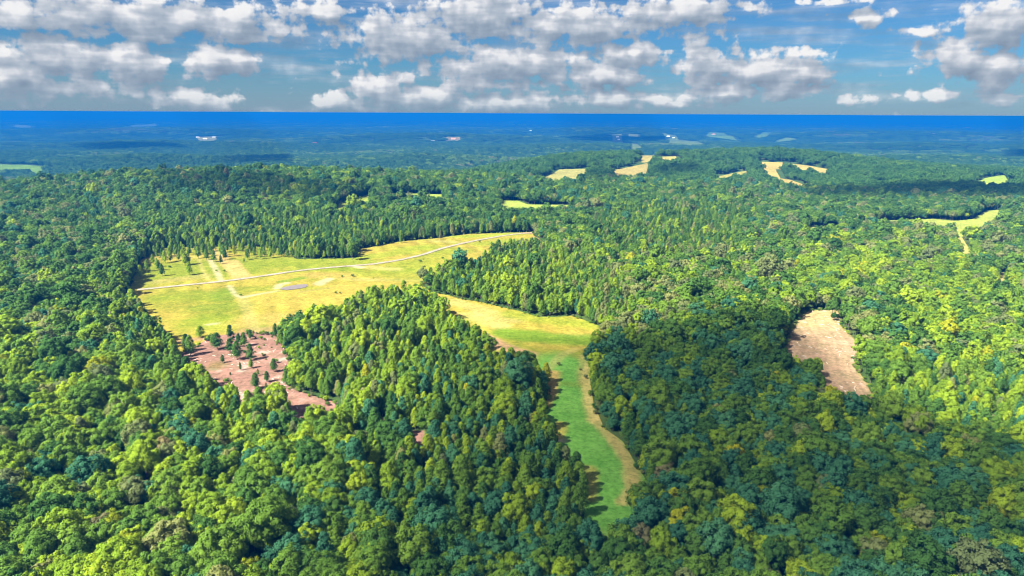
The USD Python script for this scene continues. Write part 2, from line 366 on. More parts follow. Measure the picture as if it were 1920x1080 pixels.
soil_look = usdkit.material(stage, '/World/Looks/open_ground', {
    'a': ('attribute', {'attribute': 'tone'}), 'g': ('geometry', {}),
    'n': ('noise_texture', {'scale': 0.55, 'detail': 6, 'roughness': 0.75}), 'n2': ('noise_texture', {'scale': 0.16, 'detail': 5, 'roughness': 0.65}),
    'r': ('rgb_ramp', {'ramp': [(0.28, (0.50, 0.56, 0.52)), (0.5, (1, 1, 1)), (0.72, (1.36, 1.30, 1.25))]}),
    'r2': ('rgb_ramp', {'ramp': [(0.3, (0.70, 0.80, 0.68)), (0.7, (1.24, 1.14, 1.2))]}),
    'm': ('mix_color', {'blend_type': 'multiply', 'fac': 1.0, 'use_clamp': False}), 'm2': ('mix_color', {'blend_type': 'multiply', 'fac': 1.0, 'use_clamp': False}),
    'p': ('diffuse_bsdf', {}), 'b': ('bump', {'distance': 0.5, 'strength': 0.6})},
    [('g.position', 'n.vector'), ('g.position', 'n2.vector'), ('n.fac', 'r.fac'), ('n2.fac', 'r2.fac'), ('a.color', 'm.a'), ('r.color', 'm.b'), ('m.result', 'm2.a'), ('r2.color', 'm2.b'),
     ('m2.result', 'p.color'), ('n.fac', 'b.height'), ('b.normal', 'p.normal')], surface='p.BSDF')


def sheet(path, poly, step, lift, paint, look=soil_look):
    """A sheet lying on the land inside a polygon, its plant and soil colours from paint(x, y)."""
    x0, y0, x1, y1 = poly.bounds
    xs, ys = np.arange(x0 - step, x1 + step, step), np.arange(y0 - step, y1 + step, step)
    X, Y = np.meshgrid(xs, ys, indexing='ij')
    inside = shapely.contains_xy(poly.buffer(step), X, Y)
    nx, ny = X.shape
    a, b = np.meshgrid(np.arange(nx - 1), np.arange(ny - 1), indexing='ij')
    q = np.stack([a * ny + b, (a + 1) * ny + b, (a + 1) * ny + b + 1, a * ny + b + 1], -1).reshape(-1, 4)
    q = q[inside.ravel()[q].all(1)]
    use, inv = np.unique(q, return_inverse=True)
    x, y = X.ravel()[use], Y.ravel()[use]
    # vertices outside the outline are drawn in to it, so the edge is the outline and not a staircase
    out = ~shapely.contains_xy(poly, x, y)
    if out.any():
        ring = poly.boundary
        near = shapely.line_interpolate_point(ring, shapely.line_locate_point(ring, shapely.points(x[out], y[out])))
        x[out], y[out] = shapely.get_x(near), shapely.get_y(near)
    z = ground(x, y) + lift + 1e-4 * np.hypot(x, y)
    return put(path, np.stack([x, y, z], -1), inv.reshape(-1, 4), look, color=np.clip(paint(x, y) * .41, 0.01, 0.5))


def strokes(pts, h=0):
    a = np.array(pts, float)
    return LineString(at(a[:, 0], a[:, 1], h))


def dist(line, x, y):
    return shapely.distance(line, shapely.points(x, y))


STRAW, LIME, GRASS, DRY, EARTH, MUD = map(np.array, ((.37, .31, .052), (.245, .30, .030), (.11, .22, .018), (.45, .385, .13), (.36, .22, .13), (.52, .45, .27)))
LANE_GREEN = np.array((.135, .33, .055))
MEADOW_STROKES = [  # picture polyline, half width in metres, colour, strength
    ([(250, 482), (330, 470), (440, 468), (560, 474)], 16, LIME * .85, .85), ([(240, 528), (300, 505), (380, 500), (440, 505)], 34, LIME * .85, .9), ([(470, 490), (600, 488), (660, 488)], 24, LIME * .9, .9), ([(300, 528), (380, 518)], 9, DRY * .8, .5),
    ([(640, 488), (720, 478), (800, 462)], 12, LIME * 1.1, .7), ([(860, 444), (960, 440)], 10, LIME * 1.25, .8), ([(900, 458), (985, 450)], 12, LIME * 1.1, .75), ([(750, 500), (800, 485), (860, 470)], 16, LIME * .95, .65),
    ([(720, 512), (790, 520)], 18, LIME, .55), ([(330, 560), (380, 570), (420, 575)], 26, LIME * .8, .55), ([(380, 578), (450, 572)], 10, GRASS, .45), ([(400, 590), (430, 588)], 12, LIME * .8, .4), ([(440, 545), (520, 540)], 10, LIME * .85, .65),
    ([(415, 545), (420, 560)], 9, GRASS, .5), ([(490, 602), (492, 618)], 6, GRASS * 1.1, .6), ([(530, 528), (570, 521)], 5, GRASS * 1.1, .7),
    ([(590, 516), (640, 518)], 11, DRY * np.array((1.05, .86, .75)), .5), ([(500, 560), (600, 560), (640, 545)], 22, DRY * np.array((1.05, .92, .6)), .45), ([(480, 600), (560, 600)], 16, DRY * np.array((1.05, .88, .75)), .5), ([(470, 622), (530, 618)], 9, EARTH, .6),
    ([(680, 500), (740, 505)], 7, DRY * 1.1, .6), ([(820, 552), (900, 572), (980, 590)], 12, STRAW, .8), ([(850, 565), (960, 600)], 8, DRY, .7), ([(960, 590), (1110, 610)], 10, LIME * 1.05, .75), ([(880, 590), (940, 612)], 8, DRY * 1.1, .7),
    ([(950, 625), (1040, 635), (1110, 640)], 11, GRASS * 1.15, .85), ([(1000, 660), (1060, 668), (1100, 665)], 8, LIME * .7, .7), ([(920, 640), (945, 652), (990, 664)], 6, EARTH * 1.15, .9), ([(905, 630), (925, 640)], 5, EARTH * 1.2, .9),
    ([(1060, 690), (1068, 740), (1085, 790), (1110, 840), (1130, 890), (1140, 945)], 22, LANE_GREEN, 1.0), ([(1130, 880), (1145, 945)], 16, LANE_GREEN * 1.15, .7), ([(1078, 830), (1090, 880)], 9, LANE_GREEN * 1.2, .6),
    ([(1133, 630), (1122, 655), (1108, 678), (1101, 712), (1109, 758), (1117, 788)], 3.8, DRY * 1.1, .95), ([(1117, 788), (1138, 812), (1166, 846), (1182, 884), (1186, 918), (1168, 942)], 3.0, DRY * 1.05, .9), ([(1145, 815), (1190, 880), (1190, 920)], 2.5, DRY * .8, .7),
    ([(1036, 700), (1031, 735), (1019, 760)], 4.2, DRY * np.array((1, .85, .8)), .95), ([(1050, 795), (1046, 825)], 3.2, DRY * np.array((1, .9, .6)), .75), ([(1036, 828), (1056, 826)], 2.5, MUD, .8), ([(1104, 880), (1104, 935)], 3.4, DRY * np.array((.85, .9, .6)), .8),
    ([(1030, 690), (1055, 665), (1080, 655)], 3, DRY, .45), ([(1092, 668), (1090, 720)], 2.5, DRY * .8, .5), ([(1062, 720), (1085, 722)], 4, LIME * .6, .4),
    ([(391, 487), (402, 505), (413, 529)], 1.5, MUD, .7), ([(396, 487), (407, 505), (418, 528)], 1.5, MUD, .7), ([(373, 487), (384, 516), (396, 530)], 1.6, DRY, .6),
    ([(410, 467), (420, 490), (437, 508), (452, 523)], 5.5, DRY * np.array((1.05, .92, .95)), .95), ([(440, 489), (452, 505), (468, 521)], 3.5, DRY * np.array((1.05, .92, .95)), .9), ([(430, 536), (440, 552), (453, 559), (489, 551)], 1.8, MUD, .75),
    ([(455, 560), (470, 600), (480, 622)], 4, DRY, .45), ([(460, 556), (520, 546)], 2.5, MUD, .5), ([(520, 541), (524, 534), (538, 531)], 3.2, MUD, .8), ([(598, 533), (607, 528), (616, 524)], 4.6, MUD * 1.05, .75), ([(560, 548), (620, 540)], 2.2, DRY * .7, .6),
    ([(664, 500), (676, 502)], 4, MUD * 1.2, .8), ([(530, 605), (552, 603)], 2.5, MUD * 1.2, .7), ([(390, 609), (405, 607)], 2.2, MUD * 1.2, .6), ([(1010, 445), (1030, 455)], 7, EARTH * 1.2, .7), ([(985, 437), (1000, 438)], 6, EARTH * 1.3, .8),
    ([(340, 640), (400, 633), (470, 625), (515, 628)], 3.5, EARTH * 1.1, .8),
]
STROKE_LINES = [(strokes(p), r, c, s) for p, r, c, s in MEADOW_STROKES]
LANE_START = at(1080, 655)[1]


def paint_meadow(x, y):
    n1, n2, n3 = fbm2(x, y, 45, 4, 31)[:, None], fbm2(x, y, 14, 4, 32)[:, None], fbm2(x * 0.35 + y * .2, y * 1.4, 22, 3, 33)[:, None]
    n4 = fbm2(x * .93 + y * .36, (y * .93 - x * .36) * .22, 3.2, 3, 37)[:, None]
    c = STRAW * (1 + .40 * n2 + .45 * n4) + (LIME - STRAW) * smoothstep(.02, .3, n1 + .4 * n3 + .06)
    c = c + (DRY - c) * .6 * smoothstep(.08, .3, n3 - .3 * n1)
    lane = smoothstep(0, 40, LANE_START - y)[:, None]
    c = c + (np.array((.16, .24, .05)) - c) * lane
    # mowing lines across the big field
    rows = np.sin((x * .93 + y * .36) / 2.4 + 3 * fbm2(x, y, 60, 2, 36))[:, None]
    c = c * (1 + .17 * rows * smoothstep(-.15, .15, fbm2(x, y, 70, 2, 35))[:, None])
    wob = 1 + .9 * fbm2(x, y, 9, 3, 34)
    for line, r, col, s in STROKE_LINES:
        dd = dist(line, x, y)
        w = (s * (1 - smoothstep(.45, 1.25, dd / (r * wob))))[:, None]
        c = c + (col * (1 + .35 * n2) - c) * w
    return c


tag(sheet('/World/hay_meadow', meadow, 1.6, .10, paint_meadow), 'mown straw yellow and green meadow with a green lane running towards the viewer', 'meadow', kind='structure')


def paint_red(x, y):
    n1, n2 = fbm2(x, y, 18, 4, 41)[:, None], fbm2(x, y, 5, 3, 42)[:, None]
    c = np.array((.31, .178, .138)) * (1 + .7 * n1 + .5 * n2)
    c = c + (np.array((.50, .40, .34)) - c) * smoothstep(.12, .3, n2 + .4 * n1)
    return c + (np.array((.20, .16, .05)) - c) * .7 * smoothstep(.16, .3, fbm2(x, y, 24, 3, 43)[:, None])


for nm, poly in (('red_soil', red), ('red_soil', red_b), ('red_soil', red_c)):
    tag(sheet(f'/World/{numbered(nm)}', poly, 1.2, .16, paint_red), 'reddish bare soil of a cleared slope', 'bare soil', kind='structure')

tan_edge = strokes([(1578, 600), (1590, 622), (1611, 645), (1609, 684), (1618, 706), (1645, 745)])


def paint_tan(x, y):
    n1, n2 = fbm2(x, y, 16, 4, 51)[:, None], fbm2(x, y, 4, 3, 52)[:, None]
    far = smoothstep(at(1560, 640)[1], at(1560, 590)[1], y)[:, None]
    c = np.array((.42, .295, .185)) * (1 - far) + np.array((.50, .38, .19)) * far
    c = c * (1 + .4 * n1 + .35 * n2)
    dd = dist(tan_edge, x, y)
    rows = (np.sin(dd * 2.3 + 3.2 * fbm2(x, y, 22, 3, 53)) * smoothstep(-.2, .2, fbm2(x, y, 14, 3, 56)) + .6 * np.sin(dd * 1.1 + 2 * fbm2(x, y, 30, 2, 57)))[:, None]
    c = c * (1 + .10 * rows)
    c = c + (np.array((.62, .50, .40)) - c) * .8 * smoothstep(.17, .30, fbm2(x * 1.3, y * .5, 6, 3, 58)[:, None])
    c = c + (np.array((.22, .24, .04)) - c) * (smoothstep(-.05, .25, n1) * far * .7)
    rim = (1 - smoothstep(.6, 2.6, dist(tan.boundary, x, y) * (1 + fbm2(x, y, 7, 2, 54))))[:, None]
    return c + (np.array((.24, .27, .05)) - c) * .6 * rim


tag(sheet('/World/stubble_clearing', tan, 1.0, .10, paint_tan), 'tan mown clearing with curved rows between woods', 'clearing', kind='structure')


def far_paint(col, seed):
    def f(x, y):
        s = max(30.0, float(np.hypot(x, y).mean()) / 40)
        k = np.array((1.5, 1.5, 1.2)) if np.hypot(x, y).mean() < 2600 else np.array((.75, .95, .6))
        return np.array(col) * k * (1 + .5 * fbm2(x, y, s, 3, seed)[:, None] + .4 * fbm2(x, y, s / 4, 3, seed + 1)[:, None])
    return f


for n, ((pts, col, nm, lab), poly) in enumerate(zip(FAR_FIELDS, far_polys)):
    if poly.is_empty:
        continue
    x0, y0, x1, y1 = poly.bounds
    step = max(2.0, math.sqrt(poly.area / 1500))
    tag(sheet(f'/World/{numbered("far_" + nm)}', poly, step, .15, far_paint(col, 60 + n)), lab, nm, kind='structure')


def ribbon(path, line, half, look, lift, tone):
    s = np.arange(0, line.length, 3.0)
    p = np.array([line.interpolate(q).coords[0] for q in s])
    for _ in range(4):
        p[1:-1] = (p[:-2] + 2 * p[1:-1] + p[2:]) / 4
    t = np.gradient(p, axis=0); t /= np.linalg.norm(t, axis=1, keepdims=True)
    nrm = np.stack([-t[:, 1], t[:, 0]], -1)
    across = np.array([-1, -.55, 0, .55, 1.0])
    wob = 1 + .25 * fbm2(p[:, 0], p[:, 1], 12, 3, 71)
    P = p[:, None] + nrm[:, None] * (across[None, :, None] * half * wob[:, None, None])
    x, y = P[..., 0].ravel(), P[..., 1].ravel()
    z = ground(x, y) + lift + 1e-4 * np.hypot(x, y) + np.tile([0, .10, .16, .10, 0], len(p))
    n, m = len(p), 5
    a, b = np.meshgrid(np.arange(n - 1), np.arange(m - 1), indexing='ij')
    q = np.stack([a * m + b, a * m + b + 1, (a + 1) * m + b + 1, (a + 1) * m + b], -1).reshape(-1, 4)[:, ::-1]
    prof = np.tile([.6, 1.15, .85, 1.15, .6], n)[:, None]
    return put(path, np.stack([x, y, z], -1), q, look, color=np.array(tone) * prof * .40)


ROAD = [(258, 544), (300, 540), (350, 535), (400, 530), (435, 526), (500, 517), (560, 508), (620, 502), (700, 496), (750, 488), (790, 479), (830, 466), (862, 458), (900, 450), (940, 443), (970, 439), (1000, 437)]
road_line = strokes(ROAD)
tag(ribbon('/World/gravel_road', road_line, 2.3, soil_look, .35, (.43, .38, .30)), 'pale gravel road curving across the yellow meadow', 'road', kind='structure')

# the shallow pond beside the road
pond_poly = zone([(524, 543), (532, 539), (546, 536), (560, 534), (574, 533), (578, 536), (572, 540), (555, 543), (537, 545)]).buffer(4).buffer(-4)
pond_look = usdkit.material(stage, '/World/Looks/pond_water', {'p': ('principled_bsdf', {'base_color': (.10, .085, .08), 'roughness': .45, 'specular_ior_level': .5})}, surface='p.BSDF')
pv = np.array(shapely.segmentize(pond_poly, 1.5).exterior.coords)[:-1]
pz = float(np.max(ground(pv[:, 0], pv[:, 1]))) + .25
tri_v, tri_f = trimesh.creation.triangulate_polygon(Polygon(pv), engine='earcut')
tri_v = np.column_stack([tri_v, np.full(len(tri_v), pz)])
tri_f = np.where((np.cross(tri_v[tri_f[:, 1]] - tri_v[tri_f[:, 0]], tri_v[tri_f[:, 2]] - tri_v[tri_f[:, 0]])[:, 2] < 0)[:, None], tri_f[:, ::-1], tri_f)
tag(put('/World/pond', tri_v, tri_f, pond_look), 'shallow muddy grey pond beside the gravel road', 'pond', kind='structure')

# ------------------------------------------------------------------ trees
rng = np.random.default_rng(7)
LEAF = {  # leaf colours; blue is partly the teal of cloud shade put into leaves
    'dark': (.066, .148, .030), 'mid': (.124, .222, .030), 'bright': (.215, .315, .024), 'yellow': (.29, .32, .018),
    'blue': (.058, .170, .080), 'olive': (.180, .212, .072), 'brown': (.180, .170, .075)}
WORD = {'dark': 'dark green', 'mid': 'mid green', 'bright': 'bright green', 'yellow': 'yellow green', 'blue': 'blue green', 'olive': 'grey olive', 'brown': 'brown tinged'}


def leaf_look(name, c):
    lo, hi = tuple(v * k for v, k in zip(c, (.72, .78, .9))), tuple(v * k for v, k in zip(c, (1.35, 1.2, 1.1)))
    return usdkit.material(stage, f'/World/Looks/leaf_{name}', {
        'o': ('object_info', {}), 'g': ('geometry', {}), 'ra': ('rgb_ramp', {'ramp': [(0, lo), (.5, c), (1, hi)]}),
        'rb': ('rgb_ramp', {'ramp': [(0, (.78, .82, .85)), (1, (1.24, 1.20, 1.1))]}), 'm': ('mix_color', {'blend_type': 'multiply', 'fac': 1.0, 'use_clamp': False}),
        'a': ('attribute', {'attribute': 'bark'}), 'mb': ('mix_color', {'b': (.14, .12, .11), 'use_clamp': False}),
        'd': ('diffuse_bsdf', {}), 't': ('translucent_bsdf', {}), 's': ('mix_closure', {'fac': .48})},
        [('o.random', 'ra.fac'), ('g.random_per_island', 'rb.fac'), ('ra.color', 'm.a'), ('rb.color', 'm.b'), ('m.result', 'mb.a'), ('a.fac', 'mb.fac'), ('mb.result', 'd.color'), ('mb.result', 't.color'),
         ('d.BSDF', 's.closure1'), ('t.BSDF', 's.closure2')], surface='s.closure')


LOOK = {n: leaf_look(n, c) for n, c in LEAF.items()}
bark_look = principled('bark', (.13, .11, .095), scale=4)


def crown(kind, seed, clumps, leaves, leaf):
    """Leaf clumps spread over the crown's volume: (vertices, quads, normals). A metre is a metre: broad crowns 17 m tall, conical ones 12 m, narrow 8 m."""
    g = np.random.default_rng(seed)
    k = np.arange(clumps) + .5
    if kind == 'broad':
        H, R = 17.0, 4.7
        ph, ct = k * 2.399963 + g.normal(0, .35, clumps), 1 - 1.55 * k / clumps
        st = np.sqrt(np.maximum(0, 1 - ct ** 2))
        dirs = np.stack([st * np.cos(ph), st * np.sin(ph), ct], -1)
        lobe = 1 + .16 * np.cos(ph * 2 + g.uniform(0, 6)) + .12 * np.cos(ph * 3 + g.uniform(0, 6)) + g.normal(0, .09, clumps)
        C = dirs * np.array([R, R, 5.2]) * (lobe * g.uniform(.72, .95, clumps))[:, None] + [0, 0, 10.6]
        CR = R * .34 * g.uniform(.75, 1.3, clumps)
        out = dirs
        core = (np.array([0, 0, 10.2]), np.array([R * .58, R * .58, 3.0]))
    else:
        H, R = {'conical': (12.5, 2.9), 'narrow': (8.0, 1.9)}[kind]
        t = (k / clumps) ** .8                                            # 0 at the foot of the crown, 1 at the tip
        ph = k * 2.399963 + g.normal(0, .4, clumps)
        rad = R * (1 - t) ** .62 * (.45 + .55 * smoothstep(-.1, .22, t)) * g.uniform(.62, .98, clumps)
        z = H * (.17 + .79 * t)
        C = np.stack([rad * np.cos(ph), rad * np.sin(ph), z], -1)
        out = np.stack([np.cos(ph), np.sin(ph), .55 + 0 * ph], -1); out /= np.linalg.norm(out, axis=1, keepdims=True)
        CR = R * (.30 + .22 * (1 - t)) * g.uniform(.8, 1.25, clumps)
        core = (np.array([0, 0, H * .46]), np.array([R * .55, R * .55, H * .30]))
    n = clumps * leaves
    ci = np.repeat(np.arange(clumps), leaves)
    dd = g.normal(0, 1, (n, 3)) + out[ci] * .9 + np.array([0, 0, .35]); dd /= np.linalg.norm(dd, axis=1, keepdims=True)
    P = C[ci] + dd * (CR[ci] * g.uniform(.45, 1.08, n))[:, None] * np.array([1, 1, .82])
    fn = dd * .65 + out[ci] * .3 + g.normal(0, .38, (n, 3)); fn /= np.linalg.norm(fn, axis=1, keepdims=True)
    a = np.cross(fn, g.normal(0, 1, (n, 3))); a /= np.linalg.norm(a, axis=1, keepdims=True)
    b = np.cross(fn, a)
    s = leaf * g.uniform(.6, 1.35, n)[:, None]
    V = np.stack([P - a * s, P - b * s * .6 + fn * s * .15, P + a * s, P + b * s * .6 + fn * s * .15], 1).reshape(-1, 3)
    Q = np.arange(4 * n).reshape(-1, 4)
    N = fn * .35 + dd * .65; N /= np.linalg.norm(N, axis=1, keepdims=True)
    N = np.repeat(N, 4, axis=0)
    # the shaded heart of the crown
    ico = trimesh.creation.icosphere(1, 1.0)
    iv = np.array(ico.vertices) * g.uniform(.8, 1.1, (len(ico.vertices), 1))
    if kind != 'broad':
        iv[:, :2] *= (1 - .75 * smoothstep(-.6, 1.0, iv[:, 2]))[:, None] * 1.25
    cv = iv * core[1] + core[0]
    cf = np.array(ico.faces)
    F4 = np.column_stack([cf, cf[:, 2]]) + len(V)
    return V, Q, N, cv, cf, H


def stem(H, r, top=.8, sides=6, seed=0):
    g = np.random.default_rng(seed)
    lv = np.linspace(0, H * top, 5)
    off = np.vstack([[0, 0], np.cumsum(g.normal(0, .012 * H, (4, 2)), 0)])
    ang = np.arange(sides) / sides * 2 * np.pi
    rr = r * np.array([1.35, 1.0, .8, .55, .2])
    V = np.concatenate([np.column_stack([off[n, 0] + rr[n] * np.cos(ang), off[n, 1] + rr[n] * np.sin(ang), np.full(sides, lv[n])]) for n in range(5)])
    V[:sides, 2] = -1.0
    a, b = np.meshgrid(np.arange(4), np.arange(sides), indexing='ij')
    c = (b + 1) % sides
    Q = np.stack([a * sides + b, a * sides + c, (a + 1) * sides + c, (a + 1) * sides + b], -1).reshape(-1, 4)
    limbs_v, limbs_q = [V], [Q]
    for q in range(5):                                                   # limbs into the crown
        z0, ph = H * (.34 + .07 * q), g.uniform(0, 6.28)
        p0 = np.array([0, 0, z0]); p1 = p0 + np.array([math.cos(ph) * H * .16, math.sin(ph) * H * .16, H * .13])
        ring = np.array([[0, 0, 1], [math.sin(ph), -math.cos(ph), -.5], [-math.sin(ph), math.cos(ph), -.5]])
        v = np.vstack([p0 + ring * r * .42, p1 + ring * r * .12])
        base = sum(len(u) for u in limbs_v)
        limbs_q.append(np.array([[0, 1, 4, 3], [1, 2, 5, 4], [2, 0, 3, 5]]) + base)
        limbs_v.append(v)
    return np.vstack(limbs_v), np.vstack(limbs_q)


def tris(q):
    q = np.asarray(q)
    return q if q.shape[1] == 3 else np.vstack([q[:, [0, 1, 2]], q[:, [0, 2, 3]]])


def vnormals(v, f):
    n = np.zeros_like(v)
    c = np.cross(v[f[:, 1]] - v[f[:, 0]], v[f[:, 2]] - v[f[:, 0]])
    for q in range(3):
        np.add.at(n, f[:, q], c)
    return n / np.maximum(np.linalg.norm(n, axis=1, keepdims=True), 1e-9)


def crown_mesh(kind, seed, clumps, leaves, leaf, trunk=False):
    V, Q, N, cv, cf, H = crown(kind, seed, clumps, leaves, leaf)
    parts_v, parts_f, parts_n, bark = [V, cv], [tris(Q), cf + len(V)], [N, vnormals(cv, cf)], [np.zeros(len(V)), np.zeros(len(cv))]
    if trunk:
        sv, sq = stem(H, H * .013, seed=seed)
        sf = tris(sq)
        parts_f.append(sf + len(V) + len(cv)); parts_v.append(sv); parts_n.append(vnormals(sv, sf)); bark.append(np.ones(len(sv)))
    return np.vstack(parts_v), np.vstack(parts_f), np.vstack(parts_n), np.concatenate(bark), H


LOD = {'broad': [(54, 88, .35), (36, 24, .70), (16, 9, 1.6)], 'conical': [(48, 46, .26), (30, 17, .46), (12, 8, .95)], 'narrow': [(30, 26, .26), (20, 12, .42), (9, 8, .70)]}
SHAPES = 3
MESH = {(kd, lod, s): crown_mesh(kd, 100 * SHAPES + s + 10 * lod + len(kd), *LOD[kd][lod], trunk=True) for kd in LOD for lod in (0, 1, 2) for s in range(SHAPES)}

# where which kind of wood grows (outlines at crown level)
PINES = [zone(p, 9) for p in (
    [(560, 640), (640, 560), (700, 522), (790, 528), (845, 560), (925, 625), (1000, 660), (1040, 700), (1045, 790), (1105, 880), (1105, 960), (960, 1010), (760, 980), (660, 860), (640, 760), (560, 720)],
    [(800, 490), (870, 480), (950, 455), (1040, 460), (1150, 500), (1200, 560), (1140, 610), (1000, 590), (820, 545)],
    [(250, 470), (360, 400), (560, 392), (760, 405), (980, 415), (1000, 432), (860, 440), (700, 462), (560, 480), (420, 462), (290, 462)],
    [(1640, 640), (1720, 690), (1800, 690), (1920, 660), (1940, 800), (1760, 790), (1650, 740)],
    [(190, 520), (250, 530), (300, 580), (345, 650), (420, 720), (520, 745), (600, 775), (560, 830), (420, 800), (300, 720), (220, 610)],
    [(1180, 380), (1400, 385), (1380, 470), (1200, 480), (1060, 420)],
    [(1100, 680), (1160, 690), (1230, 800), (1240, 900), (1200, 900), (1120, 780)],
)]
PINES = shapely.union_all([p for p in PINES if not p.is_empty])
COLOR_KEYS = ['dark', 'mid', 'bright', 'yellow', 'blue', 'olive', 'brown']
ANCHORS = np.array([  # px, py, then how common each colour is; blue raised to tint cloud shade
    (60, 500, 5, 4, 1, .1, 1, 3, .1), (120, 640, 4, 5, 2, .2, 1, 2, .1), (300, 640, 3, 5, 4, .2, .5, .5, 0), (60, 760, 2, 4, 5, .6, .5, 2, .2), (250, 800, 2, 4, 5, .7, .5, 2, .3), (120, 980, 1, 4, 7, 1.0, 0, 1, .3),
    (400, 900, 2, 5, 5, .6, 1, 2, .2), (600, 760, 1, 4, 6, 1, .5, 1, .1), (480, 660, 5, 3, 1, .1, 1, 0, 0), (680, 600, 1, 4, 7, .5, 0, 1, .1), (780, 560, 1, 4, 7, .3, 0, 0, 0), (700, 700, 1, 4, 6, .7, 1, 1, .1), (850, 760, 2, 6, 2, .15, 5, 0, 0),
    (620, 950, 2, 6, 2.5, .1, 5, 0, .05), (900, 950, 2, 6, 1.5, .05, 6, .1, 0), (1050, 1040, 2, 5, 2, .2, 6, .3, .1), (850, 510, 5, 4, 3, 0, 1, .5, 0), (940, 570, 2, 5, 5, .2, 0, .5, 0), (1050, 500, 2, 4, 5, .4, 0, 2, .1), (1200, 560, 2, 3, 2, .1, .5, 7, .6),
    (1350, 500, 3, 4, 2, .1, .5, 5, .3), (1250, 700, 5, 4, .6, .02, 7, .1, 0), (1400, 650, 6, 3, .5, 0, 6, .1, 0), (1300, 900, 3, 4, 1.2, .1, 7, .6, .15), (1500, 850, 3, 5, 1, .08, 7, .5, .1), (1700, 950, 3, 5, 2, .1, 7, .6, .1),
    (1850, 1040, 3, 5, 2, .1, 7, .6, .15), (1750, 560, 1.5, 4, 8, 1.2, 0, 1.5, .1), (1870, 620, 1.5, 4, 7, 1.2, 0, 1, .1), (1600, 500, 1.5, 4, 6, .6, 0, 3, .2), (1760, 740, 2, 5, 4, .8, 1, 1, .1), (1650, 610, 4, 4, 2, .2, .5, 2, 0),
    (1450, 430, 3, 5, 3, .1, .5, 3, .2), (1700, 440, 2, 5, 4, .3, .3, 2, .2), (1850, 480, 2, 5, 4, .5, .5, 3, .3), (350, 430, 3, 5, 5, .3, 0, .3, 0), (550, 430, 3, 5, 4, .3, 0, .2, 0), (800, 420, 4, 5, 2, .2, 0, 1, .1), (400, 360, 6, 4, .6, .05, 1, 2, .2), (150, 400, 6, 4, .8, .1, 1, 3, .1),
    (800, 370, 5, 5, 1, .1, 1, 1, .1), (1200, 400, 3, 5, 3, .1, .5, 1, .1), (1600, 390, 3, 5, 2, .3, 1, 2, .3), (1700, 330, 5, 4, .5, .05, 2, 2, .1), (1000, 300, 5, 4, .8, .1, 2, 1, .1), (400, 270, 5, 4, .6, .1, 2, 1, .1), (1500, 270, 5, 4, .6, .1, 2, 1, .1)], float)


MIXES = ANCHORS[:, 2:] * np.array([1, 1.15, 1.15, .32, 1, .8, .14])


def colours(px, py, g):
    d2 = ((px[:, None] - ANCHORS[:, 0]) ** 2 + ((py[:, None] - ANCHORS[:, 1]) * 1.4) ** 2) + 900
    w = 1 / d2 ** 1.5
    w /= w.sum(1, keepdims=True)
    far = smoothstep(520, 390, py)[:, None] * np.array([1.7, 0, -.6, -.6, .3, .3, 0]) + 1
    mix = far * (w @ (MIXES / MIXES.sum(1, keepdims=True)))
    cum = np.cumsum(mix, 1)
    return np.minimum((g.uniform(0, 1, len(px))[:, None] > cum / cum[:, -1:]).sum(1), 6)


def scatter_grid(d0, d1, s, g):
    x = np.arange(-d1, d1, s); y = np.arange(0, d1, s)
    X, Y = np.meshgrid(x, y, indexing='ij')
    X, Y = X.ravel(), Y.ravel()
    X = X + (np.round(Y / s) % 2) * s / 2
    d = np.hypot(X, Y)
    keep = (d > d0 - s) & (d < d1 + s) & (np.abs(X) < .80 * Y + 45) & (Y > 108)
    X, Y = X[keep], Y[keep]
    X, Y = X + g.uniform(-.42, .42, len(X)) * s, Y + g.uniform(-.42, .42, len(X)) * s
    d = np.hypot(X, Y)
    k = (d >= d0) & (d < d1)
    return X[k], Y[k]


NEAR = 1250.0
bx, by = scatter_grid(110, NEAR, 4.15, rng)
cx, cy = scatter_grid(110, NEAR, 3.3, rng)
shapely.prepare(PINES)
inp = shapely.contains_xy(PINES, bx, by)
edge = shapely.contains_xy(PINES.buffer(14), bx, by) & ~inp
kb = ~inp | (rng.uniform(0, 1, len(bx)) < .13)
bx, by = bx[kb], by[kb]
inp = shapely.contains_xy(PINES, cx, cy)
kc = inp & (rng.uniform(0, 1, len(cx)) < .93) | (shapely.contains_xy(PINES.buffer(25), cx, cy) & (rng.uniform(0, 1, len(cx)) < .15)) | (rng.uniform(0, 1, len(cx)) < .03)
cx, cy = cx[kc], cy[kc]
open_b, open_c = OPEN.buffer(.9), OPEN.buffer(1.1)
shapely.prepare(open_b); shapely.prepare(open_c)
kb, kc = ~shapely.contains_xy(open_b, bx, by), ~shapely.contains_xy(open_c, cx, cy)
bx, by, cx, cy = bx[kb], by[kb], cx[kc], cy[kc]
TX, TY = np.concatenate([bx, cx]), np.concatenate([by, cy])
TK = np.concatenate([np.zeros(len(bx), int), np.ones(len(cx), int)])       # 0 broad, 1 conical
TZ = ground(TX, TY)
stand = 1 + .45 * fbm2(TX, TY, 60, 3, 81)                                   # stands differ in height
TS = np.where(TK == 0, np.clip(rng.normal(.59, .15, len(TX)), .30, 1.0), np.clip(rng.normal(.72, .17, len(TX)), .36, 1.12)) * stand
TS = TS * np.where(rng.uniform(0, 1, len(TX)) < .08, 1.3, 1.0)
TR = rng.uniform(0, 360, len(TX))
tpx, tpy = project(np.stack([TX, TY, TZ + np.where(TK == 0, 11, 7) * TS], -1))
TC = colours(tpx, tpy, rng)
TD = np.hypot(TX, TY)
TSH = rng.integers(0, SHAPES, len(TX))

